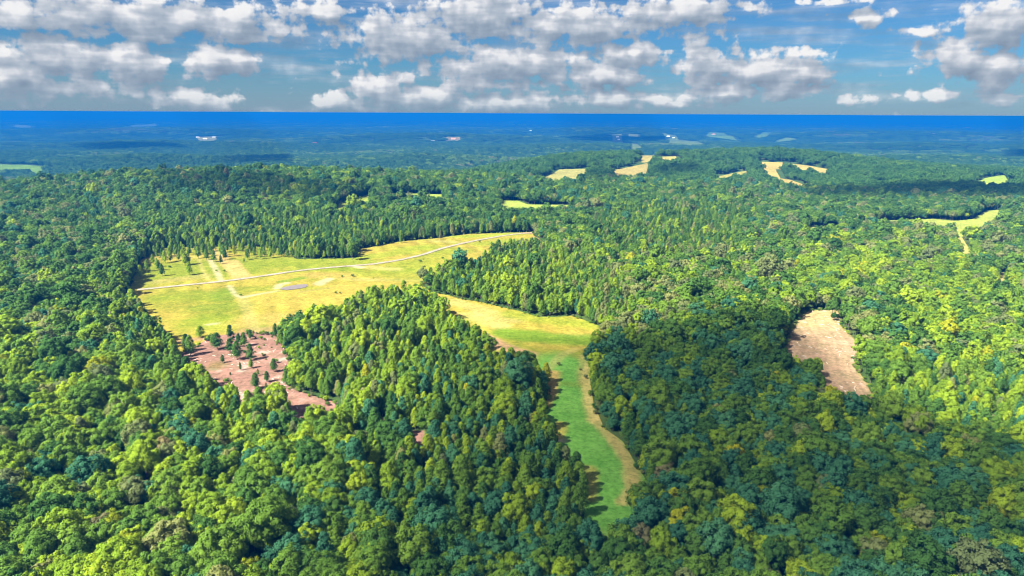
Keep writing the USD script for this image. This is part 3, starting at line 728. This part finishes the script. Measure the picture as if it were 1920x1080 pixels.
# ------ single trees: class prims with a trunk and a crown, one Xform per tree that refers to them
KIND_NAME = {'broad': 'broadleaf_tree', 'conical': 'conical_tree', 'narrow': 'slender_tree'}
stage.CreateClassPrim('/World/tree_kinds')
for kd in LOD:
    for s in range(SHAPES):
        for lod in (0, 1):
            V, Q, N, cv, cf, H = crown(kd, 100 * SHAPES + s + 10 * lod + len(kd), *LOD[kd][lod])
            sv, sq = stem(H, H * .013, seed=100 * SHAPES + s + 10 * lod + len(kd))
            for cn in COLOR_KEYS:
                root = f'/World/tree_kinds/{kd}_{cn}_{s}_{lod}'
                UsdGeom.Xform.Define(stage, root)
                put(f'{root}/crown', np.vstack([V, cv]), np.vstack([tris(Q), cf + len(V)]), LOOK[cn], normals=np.vstack([N, vnormals(cv, cf)]))
                put(f'{root}/trunk', sv, tris(sq), bark_look)


def tree(kd, cn, shape, x, y, scale, rot, label, group=None, name=None, lod=0, squash=1.0, z=None):
    p = f'/World/{numbered(name or KIND_NAME[kd])}'
    t = UsdGeom.Xform.Define(stage, p)
    t.AddTranslateOp().Set(Gf.Vec3d(float(x), float(y), float(ground(np.array(x), np.array(y)) if z is None else z)))
    t.AddRotateZOp().Set(float(rot))
    t.AddScaleOp().Set(Gf.Vec3f(float(scale), float(scale), float(scale * squash)))
    t.GetPrim().GetReferences().AddInternalReference(f'/World/tree_kinds/{kd}_{cn}_{shape}_{lod}')
    t.GetPrim().SetInstanceable(True)
    return tag(t, label, 'tree', group)


def placed(px, py, h=0):
    a = at(np.array([px], float), np.array([py], float), h)[0]
    return float(a[0]), float(a[1])


SINGLES = [  # kind, colour, foot px, foot py, height in metres, width factor, label
    ('broad', 'dark', 1559, 597, 11, 1.0, 'dark round tree standing alone at the head of the tan clearing'),
    ('broad', 'dark', 1563, 601, 4.5, 1.2, 'low dark bush in front of the lone tree on the tan clearing'),
    ('broad', 'mid', 661, 488, 13, .8, 'tall dark tree with bare trunk standing alone at the meadow edge by the road'),
    ('narrow', 'brown', 826, 449, 9, .8, 'slender orange brown tree at the far meadow edge'),
    ('narrow', 'yellow', 708, 462, 7, 1.0, 'small yellow tree at the far edge of the meadow'),
    ('conical', 'mid', 752, 456, 8, 1.0, 'small green tree at the far edge of the meadow left of the road bend'),
]
CLEARING_TREES = [(350, 660, 10, 1), (358, 667, 11, 1), (376, 633, 7, 1.5), (392, 640, 3.5, 1.2), (408, 656, 9.5, 1.3), (400, 648, 6, 1.2), (432, 635, 8, 1.1), (432, 662, 8, 1.2), (445, 675, 10, 1.15), (458, 650, 8, 1.1), (448, 645, 6, 1.1), (470, 637, 6, .9), (470, 676, 9, 1), (471, 691, 5, 1.1),
                  (418, 681, 4.5, 1), (451, 695, 4.5, .7), (514, 698, 7, 1.1), (484, 705, 3.6, .8), (501, 717, 5.6, 1.1), (500, 737, 5, .6), (517, 632, 8, .9), (528, 648, 9, 1.1), (540, 629, 7, .8), (550, 628, 6, 1.2), (539, 722, 9.5, .9), (548, 728, 9, 1.1), (480, 730, 8, 1.1), (432, 704, 1.8, 1.2), (447, 640, 4, 1)]
PARK = [(45, 430, 8), (105, 440, 10), (150, 440, 9), (185, 447, 9.5), (285, 457, 8.5), (345, 402, 8), (392, 340, 7), (440, 392, 7), (470, 441, 8), (495, 332, 9), (540, 322, 7.5), (665, 352, 9), (700, 432, 9), (320, 292, 7), (250, 332, 6), (215, 372, 6), (425, 365, 6.5), (640, 292, 7), (690, 345, 9),
        (775, 292, 9), (845, 307, 8), (905, 322, 8.5), (965, 337, 6), (1000, 302, 8), (1160, 322, 3), (1190, 302, 8), (1300, 298, 7), (1385, 288, 8.5), (1080, 272, 8), (1450, 272, 6), (1530, 282, 6), (295, 242, 9), (335, 244, 9), (590, 272, 9), (560, 252, 9), (120, 380, 9), (75, 400, 8), (610, 310, 6), (530, 280, 7), (475, 290, 8), (820, 262, 9), (1240, 262, 9), (1500, 262, 8)]
SPECIAL = [  # crown px, py, kind, colour, label
    (875, 736, 'conical', 'yellow', 'yellow green young tree glowing among shaded dark pines left of the lane'), (1024, 696, 'conical', 'yellow', 'yellow green tree at the tip of the pines beside the lane bend'),
    (1003, 688, 'conical', 'bright', 'bright green tree left of the yellow one beside the lane bend'), (1267, 937, 'broad', 'yellow', 'yellow crowned tree right of the foot of the grass lane'), (1272, 976, 'broad', 'yellow', 'yellow green crown just below the yellow crown right of the lane'),
    (1203, 1008, 'broad', 'brown', 'rusty brown crown below the foot of the grass lane'), (132, 726, 'broad', 'yellow', 'yellow green crown alone in the dark left wood'), (308, 839, 'broad', 'brown', 'grey brown crown in the sunlit left wood'),
    (183, 993, 'broad', 'brown', 'brown fading crown near the lower left corner'), (212, 986, 'broad', 'yellow', 'yellow crown beside the brown one near the lower left corner'), (1379, 854, 'broad', 'yellow', 'yellow green crown in the shaded right wood below the tan clearing'),
    (1424, 932, 'broad', 'yellow', 'yellow green crown low in the shaded right wood'), (1376, 968, 'conical', 'yellow', 'narrow yellow green tree in the shaded wood right of the lane foot'), (1863, 969, 'broad', 'yellow', 'yellow green crown near the right edge in the shaded wood'),
    (1708, 1041, 'broad', 'bright', 'bright green crown at the bottom right in the shaded wood'), (985, 990, 'conical', 'bright', 'bright green crown at the bottom beside the lane foot'), (20, 940, 'broad', 'yellow', 'yellow crown at the left edge low in the picture')]
taken = []
for kd, cn, px, py, h, wf, lab in SINGLES:
    x, y = placed(px, py)
    base = {'broad': 17, 'conical': 12.5, 'narrow': 8}[kd]
    s = h / base * wf * (1.15 if kd == 'broad' else 1)
    tree(kd, cn, 0, x, y, s, 40, lab, squash=1 / wf)
    taken.append((x, y))


ONES = 'zero one two three four five six seven eight nine ten eleven twelve thirteen fourteen fifteen sixteen seventeen eighteen nineteen'.split()
TENS = 'x x twenty thirty forty fifty sixty seventy eighty ninety hundred'.split()


def in_words(n):
    n = int(round(n))
    return ONES[n] if n < 20 else TENS[n // 10] + ('-' + ONES[n % 10] if n % 10 else '')


def spot(px, py):
    return f'{in_words(px / 19.2)} percent across, {in_words(py / 10.8)} down'


g2 = np.random.default_rng(11)
for n, (px, py, h, wf) in enumerate(CLEARING_TREES):
    x, y = placed(px, py)
    cn = 'bright' if n in (2,) else ('mid' if n % 4 == 1 else 'dark')
    kd = 'conical'
    s = h / 12.5 * wf
    cpx, cpy = project(np.array([x, y, float(ground(np.array(x), np.array(y))) + h * .5]))
    size = 'tall' if h > 8.5 else ('small' if h > 5 else 'tiny')
    tree(kd, cn, n % SHAPES, x, y, s, g2.uniform(0, 360), f'{size} {WORD[cn]} young tree on red soil, {spot(cpx, cpy)}', 'young trees on the red clearing', squash=1 / wf)
park_said = set()
for _ in range(130):
    u, v = g2.uniform(200, 1600), g2.uniform(186, 285)
    if all((u - p[0]) ** 2 + (3 * (v - p[1])) ** 2 > 1000 for p in PARK):
        PARK.append((u, v, g2.uniform(6, 9)))
for n, (zx_, zy_, h) in enumerate(PARK):
    px, py = 200 + zx_ / 4.5, 420 + zy_ / 4.5
    x, y = placed(px, py)
    cn = 'yellow' if n in (28, 31, 32) else g2.choice(['bright', 'mid', 'bright', 'dark'])
    h *= 1.12
    cpx, cpy = project(np.array([x, y, float(ground(np.array(x), np.array(y))) + h * .5]))
    lab = f'{WORD[cn]} slender tree on parkland grass, {spot(cpx, cpy)}'
    for extra in ('tall ', 'small ', 'low ', 'leafy ', 'little '):
        if lab not in park_said:
            break
        lab = extra + f'{WORD[cn]} slender tree on parkland grass, {spot(cpx, cpy)}'
    park_said.add(lab)
    tree('narrow', cn, n % SHAPES, x, y, h / 8, g2.uniform(0, 360), lab, 'slender trees of the parkland', squash=1.05)
for px, py, kd, cn, lab in SPECIAL:
    h = 8 if kd == 'broad' else 6
    x, y = placed(px, py, h)
    tree(kd, cn, 1, x, y, 0.70 if kd == 'broad' else 0.82, g2.uniform(0, 360), lab)
    taken.append((x, y))
tk = cKDTree(np.array(taken))
keep = tk.query(np.stack([TX, TY], -1))[0] > np.where(TK == 0, 3.4, 2.6)
TX, TY, TZ, TK, TS, TR, TC, TD, TSH, tpx, tpy = (a[keep] for a in (TX, TY, TZ, TK, TS, TR, TC, TD, TSH, tpx, tpy))

single = np.zeros(len(TX), bool)
seen = (tpx > 8) & (tpx < 1912) & (tpy > 0) & (tpy < 1072)
PLACE = [(1640, 560, 'sunlit right wood'), (1640, 900, 'shaded lower right wood'), (1300, 720, 'shaded wood right of lane'), (860, 850, 'shaded wood left of lane'), (620, 1000, 'lower middle wood'), (200, 850, 'sunlit lower left wood'), (100, 640, 'left wood'), (680, 640, 'sunlit wood below meadow'), (300, 700, 'wood beside red clearing'), (1150, 560, 'wood above lane')]
PL = np.array([(a, b) for a, b, _ in PLACE], float)
for kind_id, kd in ((0, 'broad'), (1, 'conical')):
    idx = np.where((TK == kind_id) & seen)[0]
    idx = idx[np.argsort(TD[idx] / TS[idx])][:300]
    single[idx] = True
    said = set()
    for q in idx:
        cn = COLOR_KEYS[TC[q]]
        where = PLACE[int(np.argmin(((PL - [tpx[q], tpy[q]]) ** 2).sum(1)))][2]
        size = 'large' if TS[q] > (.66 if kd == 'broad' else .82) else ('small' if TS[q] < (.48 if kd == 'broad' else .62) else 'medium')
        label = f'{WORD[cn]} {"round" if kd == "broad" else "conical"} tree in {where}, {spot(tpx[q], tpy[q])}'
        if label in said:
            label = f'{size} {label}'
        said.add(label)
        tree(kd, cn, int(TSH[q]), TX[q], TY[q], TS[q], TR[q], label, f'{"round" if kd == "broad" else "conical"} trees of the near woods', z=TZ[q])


def forest(path, x, y, z, scale, rot, proto, protos, label):
    """One PointInstancer of many trees; protos: list of (vertices, triangles, normals, bark, look)."""
    pi = UsdGeom.PointInstancer.Define(stage, path)
    targets = []
    for n, (v, f, nn, bk, look) in enumerate(protos):
        targets.append(put(f'{path}/kind_{n}', v, f, look, normals=nn, scalars={'bark': bk}).GetPath())
    pi.CreatePrototypesRel().SetTargets(targets)
    pi.CreatePositionsAttr(Vt.Vec3fArray.FromNumpy(np.stack([x, y, z], -1).astype(np.float32)))
    pi.CreateScalesAttr(Vt.Vec3fArray.FromNumpy(np.ascontiguousarray(scale, np.float32)))
    half = np.radians(rot) / 2
    quat = np.zeros((len(x), 4), np.float32); quat[:, 2], quat[:, 3] = np.sin(half), np.cos(half)
    pi.CreateOrientationsAttr(Vt.QuathArray.FromNumpy(quat.astype(np.float16)))
    pi.CreateProtoIndicesAttr(Vt.IntArray.FromNumpy(proto.astype(np.int32)))
    return tag(pi, label, 'wood', kind='stuff')


for kind_id, kd, nm, lab in ((0, 'broad', 'broadleaf_wood', 'dense closed canopy of broadleaf trees round the meadow and clearings'), (1, 'conical', 'young_pine_wood', 'dense young conical trees round the meadow and lane')):
    for lod, d0, d1 in ((0, 0, 380), (1, 380, 9999)):
        q = np.where((TK == kind_id) & ~single & (TD >= d0) & (TD < d1))[0]
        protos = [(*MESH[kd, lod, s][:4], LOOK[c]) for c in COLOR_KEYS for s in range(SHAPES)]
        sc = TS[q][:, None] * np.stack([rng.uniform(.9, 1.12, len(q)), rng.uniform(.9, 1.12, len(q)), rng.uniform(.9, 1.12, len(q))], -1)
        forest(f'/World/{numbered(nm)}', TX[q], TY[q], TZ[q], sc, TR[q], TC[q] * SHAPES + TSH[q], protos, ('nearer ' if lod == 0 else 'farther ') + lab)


# low scrub along the edges of the open ground and over the red soil
def inside_points(poly, n, g):
    x0, y0, x1, y1 = poly.bounds
    x, y = g.uniform(x0, x1, n), g.uniform(y0, y1, n)
    k = shapely.contains_xy(poly, x, y)
    return x[k], y[k]


sx, sy = [], []
for poly, n_edge, n_in in ((meadow, 60000, 1200), (red, 9000, 420), (tan, 16000, 60)):
    x, y = inside_points(poly, n_edge, g2)
    dd = shapely.distance(poly.boundary, shapely.points(x, y))
    k = g2.uniform(0, 1, len(x)) < .55 * np.exp(-(dd / 1.3) ** 2)
    sx.append(x[k]); sy.append(y[k])
    x, y = inside_points(poly, n_in, g2)
    k = (fbm2(x, y, 30, 3, 77) > (.02 if poly is red else .13)) & (shapely.distance(road_line, shapely.points(x, y)) > 5)
    sx.append(x[k]); sy.append(y[k])
sx, sy = np.concatenate(sx), np.concatenate(sy)
k = ~shapely.contains_xy(pond_poly.buffer(1), sx, sy)
sx, sy = sx[k], sy[k]
protos = [(*MESH['broad', 1, s][:4], LOOK[c]) for c in ('dark', 'mid', 'bright', 'olive') for s in range(SHAPES)]
forest('/World/scrub', sx, sy, ground(sx, sy) - .3, g2.uniform(.05, .17, len(sx))[:, None] * np.array([1.3, 1.3, 1.0]), g2.uniform(0, 360, len(sx)), g2.integers(0, len(protos), len(sx)), protos, 'low scrub along the edges of the meadow and clearings')
print('scrub', len(sx))

# cut wood and pale branches left on the cleared soil
wood_look = principled('cut_wood', (.42, .36, .30), vary=.25)
for poly, nm, n, lab in ((red, 'felled_branches', 900, 'pale felled branches scattered over the reddish soil'), (tan, 'straw_litter', 500, 'pale litter lying on the tan clearing')):
    x, y = inside_points(poly, n, g2)
    k = fbm2(x, y, 12, 3, 78) > -.02
    x, y = x[k], y[k]
    L, W, A = g2.uniform(.5, 2.6, len(x)), g2.uniform(.06, .22, len(x)), g2.uniform(0, 6.28, len(x))
    bv, bf = np.array(trimesh.creation.box([1, 1, 1]).vertices), np.array(trimesh.creation.box([1, 1, 1]).faces)
    V = bv[None] * np.stack([L, W, W], -1)[:, None]
    V[..., 2] += V[..., 0] * g2.uniform(-.15, .25, len(x))[:, None]
    ca, sa = np.cos(A)[:, None], np.sin(A)[:, None]
    V = np.stack([V[..., 0] * ca - V[..., 1] * sa + x[:, None], V[..., 0] * sa + V[..., 1] * ca + y[:, None], V[..., 2] + (ground(x, y) + .28)[:, None]], -1).reshape(-1, 3)
    tag(put(f'/World/{nm}', V, (bf[None] + 8 * np.arange(len(x))[:, None, None]).reshape(-1, 3), wood_look), lab, 'litter', kind='stuff')


def cluster(seed, n, size, kd_share, lod):
    """A patch of n low-detail trees as one mesh (far woods)."""
    g = np.random.default_rng(seed)
    vs, fs, ns, bs, at_ = [], [], [], [], 0
    m = int(math.ceil(math.sqrt(n)))
    for q in range(n):
        kd = 'broad' if g.uniform() > kd_share else 'conical'
        v, f, nn, bk, H = MESH[kd, lod, int(g.integers(SHAPES))]
        a, s = g.uniform(0, 6.28), g.uniform(.5, .95)
        rot = np.array([[math.cos(a), -math.sin(a), 0], [math.sin(a), math.cos(a), 0], [0, 0, 1]])
        p = (np.array([q % m, q // m]) + .5 + g.uniform(-.38, .38, 2)) / m * size - size / 2
        vs.append((v * s) @ rot.T + [*p, 0]); ns.append(nn @ rot.T); fs.append(f + at_); bs.append(bk)
        at_ += len(v)
    return np.vstack(vs), np.vstack(fs), np.vstack(ns), np.concatenate(bs)


FARC = ['dark', 'mid', 'olive', 'bright']
for nm, d0, d1, s, n, lab, drop in (('middle_distance_wood', NEAR, 4200, 17, 12, 'wooded hills in the middle distance', 0), ('distant_wood', 4200, 10000, 56, 64, 'blue hazy woods far away', 0), ('horizon_wood', 10000, 24000, 180, 90, 'hazy woods towards the horizon', 0)):
    x, y = scatter_grid(d0, d1, s, rng)
    hole = OPEN.buffer(s * .42)
    shapely.prepare(hole)
    k = ~shapely.contains_xy(hole, x, y)
    x, y = x[k], y[k]
    protos, shapes = [], 3
    lodn = 2
    for ci, c in enumerate(FARC):
        for sh in range(shapes):
            v, f, nn, bk = cluster(500 + sh + 10 * ci, n, s * 1.12, .25, lodn)
            protos.append((v, f, nn, bk, LOOK[c]))
    big = fbm2(x, y, 420, 3, 91)
    pick = np.clip(((big * 2.4 + .02) * 3 + rng.normal(0, .55, len(x))), 0, 3).astype(int)
    sc = np.clip(rng.normal(.9, .12, len(x)), .6, 1.2)[:, None] * np.ones(3)
    if s > 100:
        sc = sc * np.array([1, 1, 1.0])
    forest(f'/World/{nm}', x, y, ground(x, y), sc, rng.uniform(0, 360, len(x)), pick * shapes + rng.integers(0, shapes, len(x)), protos, lab)
    print(nm, len(x))
print('near trees', len(TX), 'broad', (TK == 0).sum())

# ------------------------------------------------------------------ far houses and sheds
white_wall, cream_wall = principled('white_wall', (.78, .78, .76), vary=.03), principled('cream_wall', (.62, .55, .44), vary=.05)
white_roof, red_roof, grey_roof = principled('white_roof', (.80, .80, .80), .5, .3, .03), principled('red_roof', (.42, .16, .10), vary=.1), principled('grey_roof', (.30, .30, .32), vary=.1)
dark_pane = usdkit.material(stage, '/World/Looks/window_glass', {'p': ('principled_bsdf', {'base_color': (.03, .04, .05), 'roughness': .1})}, surface='p.BSDF')
door_look = principled('door_paint', (.25, .10, .07), vary=.05)


def building(name, label, cat, px, py, L, W, H, rise, wall, roof, rot, h=0):
    x, y = placed(px, py, h)
    p = f'/World/{numbered(name)}'
    t = UsdGeom.Xform.Define(stage, p)
    t.AddTranslateOp().Set(Gf.Vec3d(x, y, float(ground(np.array(x), np.array(y))) - .3))
    t.AddRotateZOp().Set(rot)
    tag(t, label, cat)
    b = trimesh.creation.box([L, W, H]); b.apply_translation([0, 0, H / 2])
    usdkit.mesh(stage, f'{p}/wall', b, wall)
    e = .5
    prof = Polygon([(-W / 2 - e, H - .05), (W / 2 + e, H - .05), (W / 2 + e, H + .2), (0, H + rise), (-W / 2 - e, H + .2)])
    r = trimesh.creation.extrude_polygon(prof, L + 2 * e, engine='earcut')
    r.apply_transform(np.array([[0, 0, 1, -L / 2 - e], [1, 0, 0, 0], [0, 1, 0, .02], [0, 0, 0, 1.0]]))
    usdkit.mesh(stage, f'{p}/roof', r, roof)
    dr = trimesh.creation.box([1.4, .12, 2.3]); dr.apply_translation([0, -W / 2 - .05, 1.45])
    usdkit.mesh(stage, f'{p}/door', dr, door_look)
    n = max(2, int(L // 6))
    k = 0
    for q in range(n):
        u = -L / 2 + (q + .5) * L / n
        if abs(u) < 1.8:
            u += 2.6
        w = trimesh.creation.box([1.5, .12, 1.3]); w.apply_translation([u, -W / 2 - .05, H * .6])
        usdkit.mesh(stage, f'{p}/window' + (f'_{k:03d}' if k else ''), w, dark_pane)
        k += 1
    return t


for args in (
    ('farm_shed', 'long white shed left of the tan yard in the blue distance', 'shed', 371, 258, 26, 10, 4, 3, white_wall, white_roof, 4), ('farm_shed', 'large cream shed in the middle of the tan yard', 'shed', 385, 261, 32, 14, 6, 4, cream_wall, white_roof, -3),
    ('farm_shed', 'long white shed right of the tan yard in the blue distance', 'shed', 401, 258, 24, 9, 4, 3, white_wall, white_roof, 6),
    ('farmhouse', 'white house with white roof on the pale farm field', 'house', 1253, 257, 26, 14, 7, 5, white_wall, white_roof, 10), ('farmhouse', 'second smaller white house on the pale farm field', 'house', 1263, 259, 18, 11, 5, 4, white_wall, white_roof, -15),
    ('farmhouse', 'white house in the pale yard amid dark blue woods', 'house', 1158, 258, 26, 14, 7, 5, white_wall, white_roof, 20), ('farm_shed', 'low white shed just below the house in the pale yard', 'shed', 1160, 262, 22, 10, 4, 3, white_wall, white_roof, -10),
    ('farmhouse', 'red roofed house on the green hilltop field', 'house', 1338, 253, 30, 15, 7, 6, cream_wall, red_roof, 5), ('farmhouse', 'white house right of the hilltop fields', 'house', 1508, 247, 40, 18, 7, 5, white_wall, white_roof, 0, 9),
    ('farm_shed', 'long white shed in the blue plain at right', 'shed', 1745, 249, 70, 18, 7, 5, white_wall, white_roof, 3, 9), ('farmhouse', 'small white house far right in the blue plain', 'house', 1843, 253, 20, 12, 6, 5, white_wall, white_roof, 0, 9),
    ('farm_shed', 'very long white shed near the right edge in the blue plain', 'shed', 1812, 240, 150, 26, 8, 5, white_wall, white_roof, 0, 9), ('farmhouse', 'white house alone in the blue woods at centre', 'house', 995, 245, 24, 16, 9, 7, white_wall, white_roof, 0, 9),
    ('farmhouse', 'red roofed house on the reddish bare patch', 'house', 850, 261, 26, 12, 5, 4, cream_wall, red_roof, 0), ('farmhouse', 'grey roofed house left of the reddish bare patch', 'house', 812, 263, 24, 12, 6, 4, white_wall, grey_roof, 0, 9),
    ('farmhouse', 'cream house in the blue woods right of the tan yard', 'house', 590, 268, 26, 14, 7, 5, cream_wall, red_roof, 0, 9), ('farm_shed', 'white shed close under the horizon at right', 'shed', 1487, 219, 60, 40, 26, 10, white_wall, white_roof, 0, 9),
    ('farm_shed', 'wide white shed close under the horizon near the right edge', 'shed', 1822, 226, 220, 50, 12, 6, white_wall, white_roof, 0, 9),
):
    building(*args)

# ------------------------------------------------------------------ clouds that stand towards the sun and shade the land
cloud_look = usdkit.material(stage, '/World/Looks/cloud_mist', {'v': ('principled_volume', {'color': (.98, .98, .98), 'density': .0093, 'anisotropy': .3})}, volume='v.volume')
SHADE = [  # outline of the shaded land, cloud height, label
    ([(925, 606), (960, 612), (1060, 618), (1115, 628), (1150, 640), (1185, 622), (1250, 592), (1350, 574), (1440, 596), (1470, 650), (1510, 690), (1600, 765), (1720, 815), (1900, 860), (2050, 910), (2100, 1180), (1200, 1300), (480, 1250), (470, 1110), (540, 1010), (590, 940), (650, 872), (715, 815), (790, 785), (835, 705), (880, 655)], 900, 'great cloud over the near woods'),
    ([(1470, 345), (1560, 350), (1700, 338), (1960, 345), (2000, 366), (1900, 370), (1700, 370), (1500, 368)], 900, 'cloud over the dark wood at right'),
    ([(1086, 316), (1160, 314), (1166, 336), (1080, 337)], 800, 'small cloud over the dark wood between two tan fields'),
    ([(1205, 310), (1300, 303), (1320, 318), (1200, 331)], 800, 'small cloud right of the tan fields'),
    ([(415, 292), (530, 288), (545, 302), (420, 306)], 800, 'small cloud over the dark valley wood at left'),
    ([(1060, 256), (1120, 250), (1255, 255), (1230, 264), (1080, 262)], 1300, 'cloud over far dark blue woods'),
    ([(150, 320), (330, 318), (560, 330), (700, 350), (560, 372), (300, 360)], 850, 'thin cloud over the left ridge'),
    ([(120, 270), (300, 266), (360, 276), (160, 281)], 1200, 'cloud over the blue woods at left'),
    ([(1880, 280), (1990, 280), (1990, 296), (1880, 294)], 900, 'small cloud over far woods at the right edge'),
]
for n, (pts, H, lab) in enumerate(SHADE):
    poly = zone(pts, 12)
    if poly.is_empty:
        continue
    if poly.geom_type != 'Polygon':
        poly = max(poly.geoms, key=lambda q: q.area)
    gz = float(ground(*np.array(poly.centroid.coords[0])))
    poly = Polygon(np.array(poly.exterior.coords) + SUN_TO[:2] / SUN_TO[2] * (H - 10 - gz)).simplify(3)
    size = math.sqrt(poly.area)
    poly = poly.buffer(16 if n == 0 else size * .02)
    step = max(6.0, size / 60)
    x0, y0, x1, y1 = poly.bounds
    X, Y = np.meshgrid(np.arange(x0 - step, x1 + 2 * step, step), np.arange(y0 - step, y1 + 2 * step, step), indexing='ij')
    ins = shapely.contains_xy(poly, X, Y)
    dd = shapely.distance(poly.boundary, shapely.points(X, Y)) * np.where(ins, 1, -1)
    dd = dd + size * (.05 if n == 0 else .10) * fbm2(X, Y, size * .22, 4, 95 + n)
    thin = 'thin' in lab
    deep = 60 if thin else (95 if n == 0 else 150)
    thick = np.clip(np.clip(dd * 2.0, 0, deep) * (1 + .8 * fbm2(X, Y, size * .12, 4, 97)), 0, deep * 1.15)
    ok = dd > 0
    nx, ny = X.shape
    a, b = np.meshgrid(np.arange(nx - 1), np.arange(ny - 1), indexing='ij')
    q = np.stack([a * ny + b, (a + 1) * ny + b, (a + 1) * ny + b + 1, a * ny + b + 1], -1).reshape(-1, 4)
    q = q[ok.ravel()[q].any(1)]
    use, inv = np.unique(q, return_inverse=True)
    inv = inv.reshape(-1, 4)
    xs, ys, th = X.ravel()[use], Y.ravel()[use], np.where(ok, thick, 0).ravel()[use]
    top = np.column_stack([xs, ys, H + th * .8 + .4]); bot = np.column_stack([xs, ys, H - th * .2 - .4])
    e = np.vstack([inv[:, [0, 1]], inv[:, [1, 2]], inv[:, [2, 3]], inv[:, [3, 0]]])
    key = set(map(tuple, e.tolist()))
    rim = np.array([p for p in e.tolist() if (p[1], p[0]) not in key])
    m = len(use)
    faces = np.vstack([inv, inv[:, ::-1] + m, np.column_stack([rim[:, 1], rim[:, 0], rim[:, 0] + m, rim[:, 1] + m])])
    tag(put(f'/World/{numbered("cloud")}', np.vstack([top, bot]), faces, cloud_look), lab, 'cloud')

# ------------------------------------------------------------------ the blue air
haze_look = usdkit.material(stage, '/World/Looks/haze', {'v': ('principled_volume', {'color': HAZE_COLOR, 'density': HAZE_DENSITY, 'anisotropy': 0.0})}, volume='v.volume')
low = float(GZ.min()) - 1
box = trimesh.creation.box([86000, 86000, 120.6 - low]); box.apply_translation([0, 0, (120.6 + low) / 2])
tag(usdkit.mesh(stage, '/World/haze', box, haze_look), 'blue haze over the whole land', 'haze', kind='stuff')
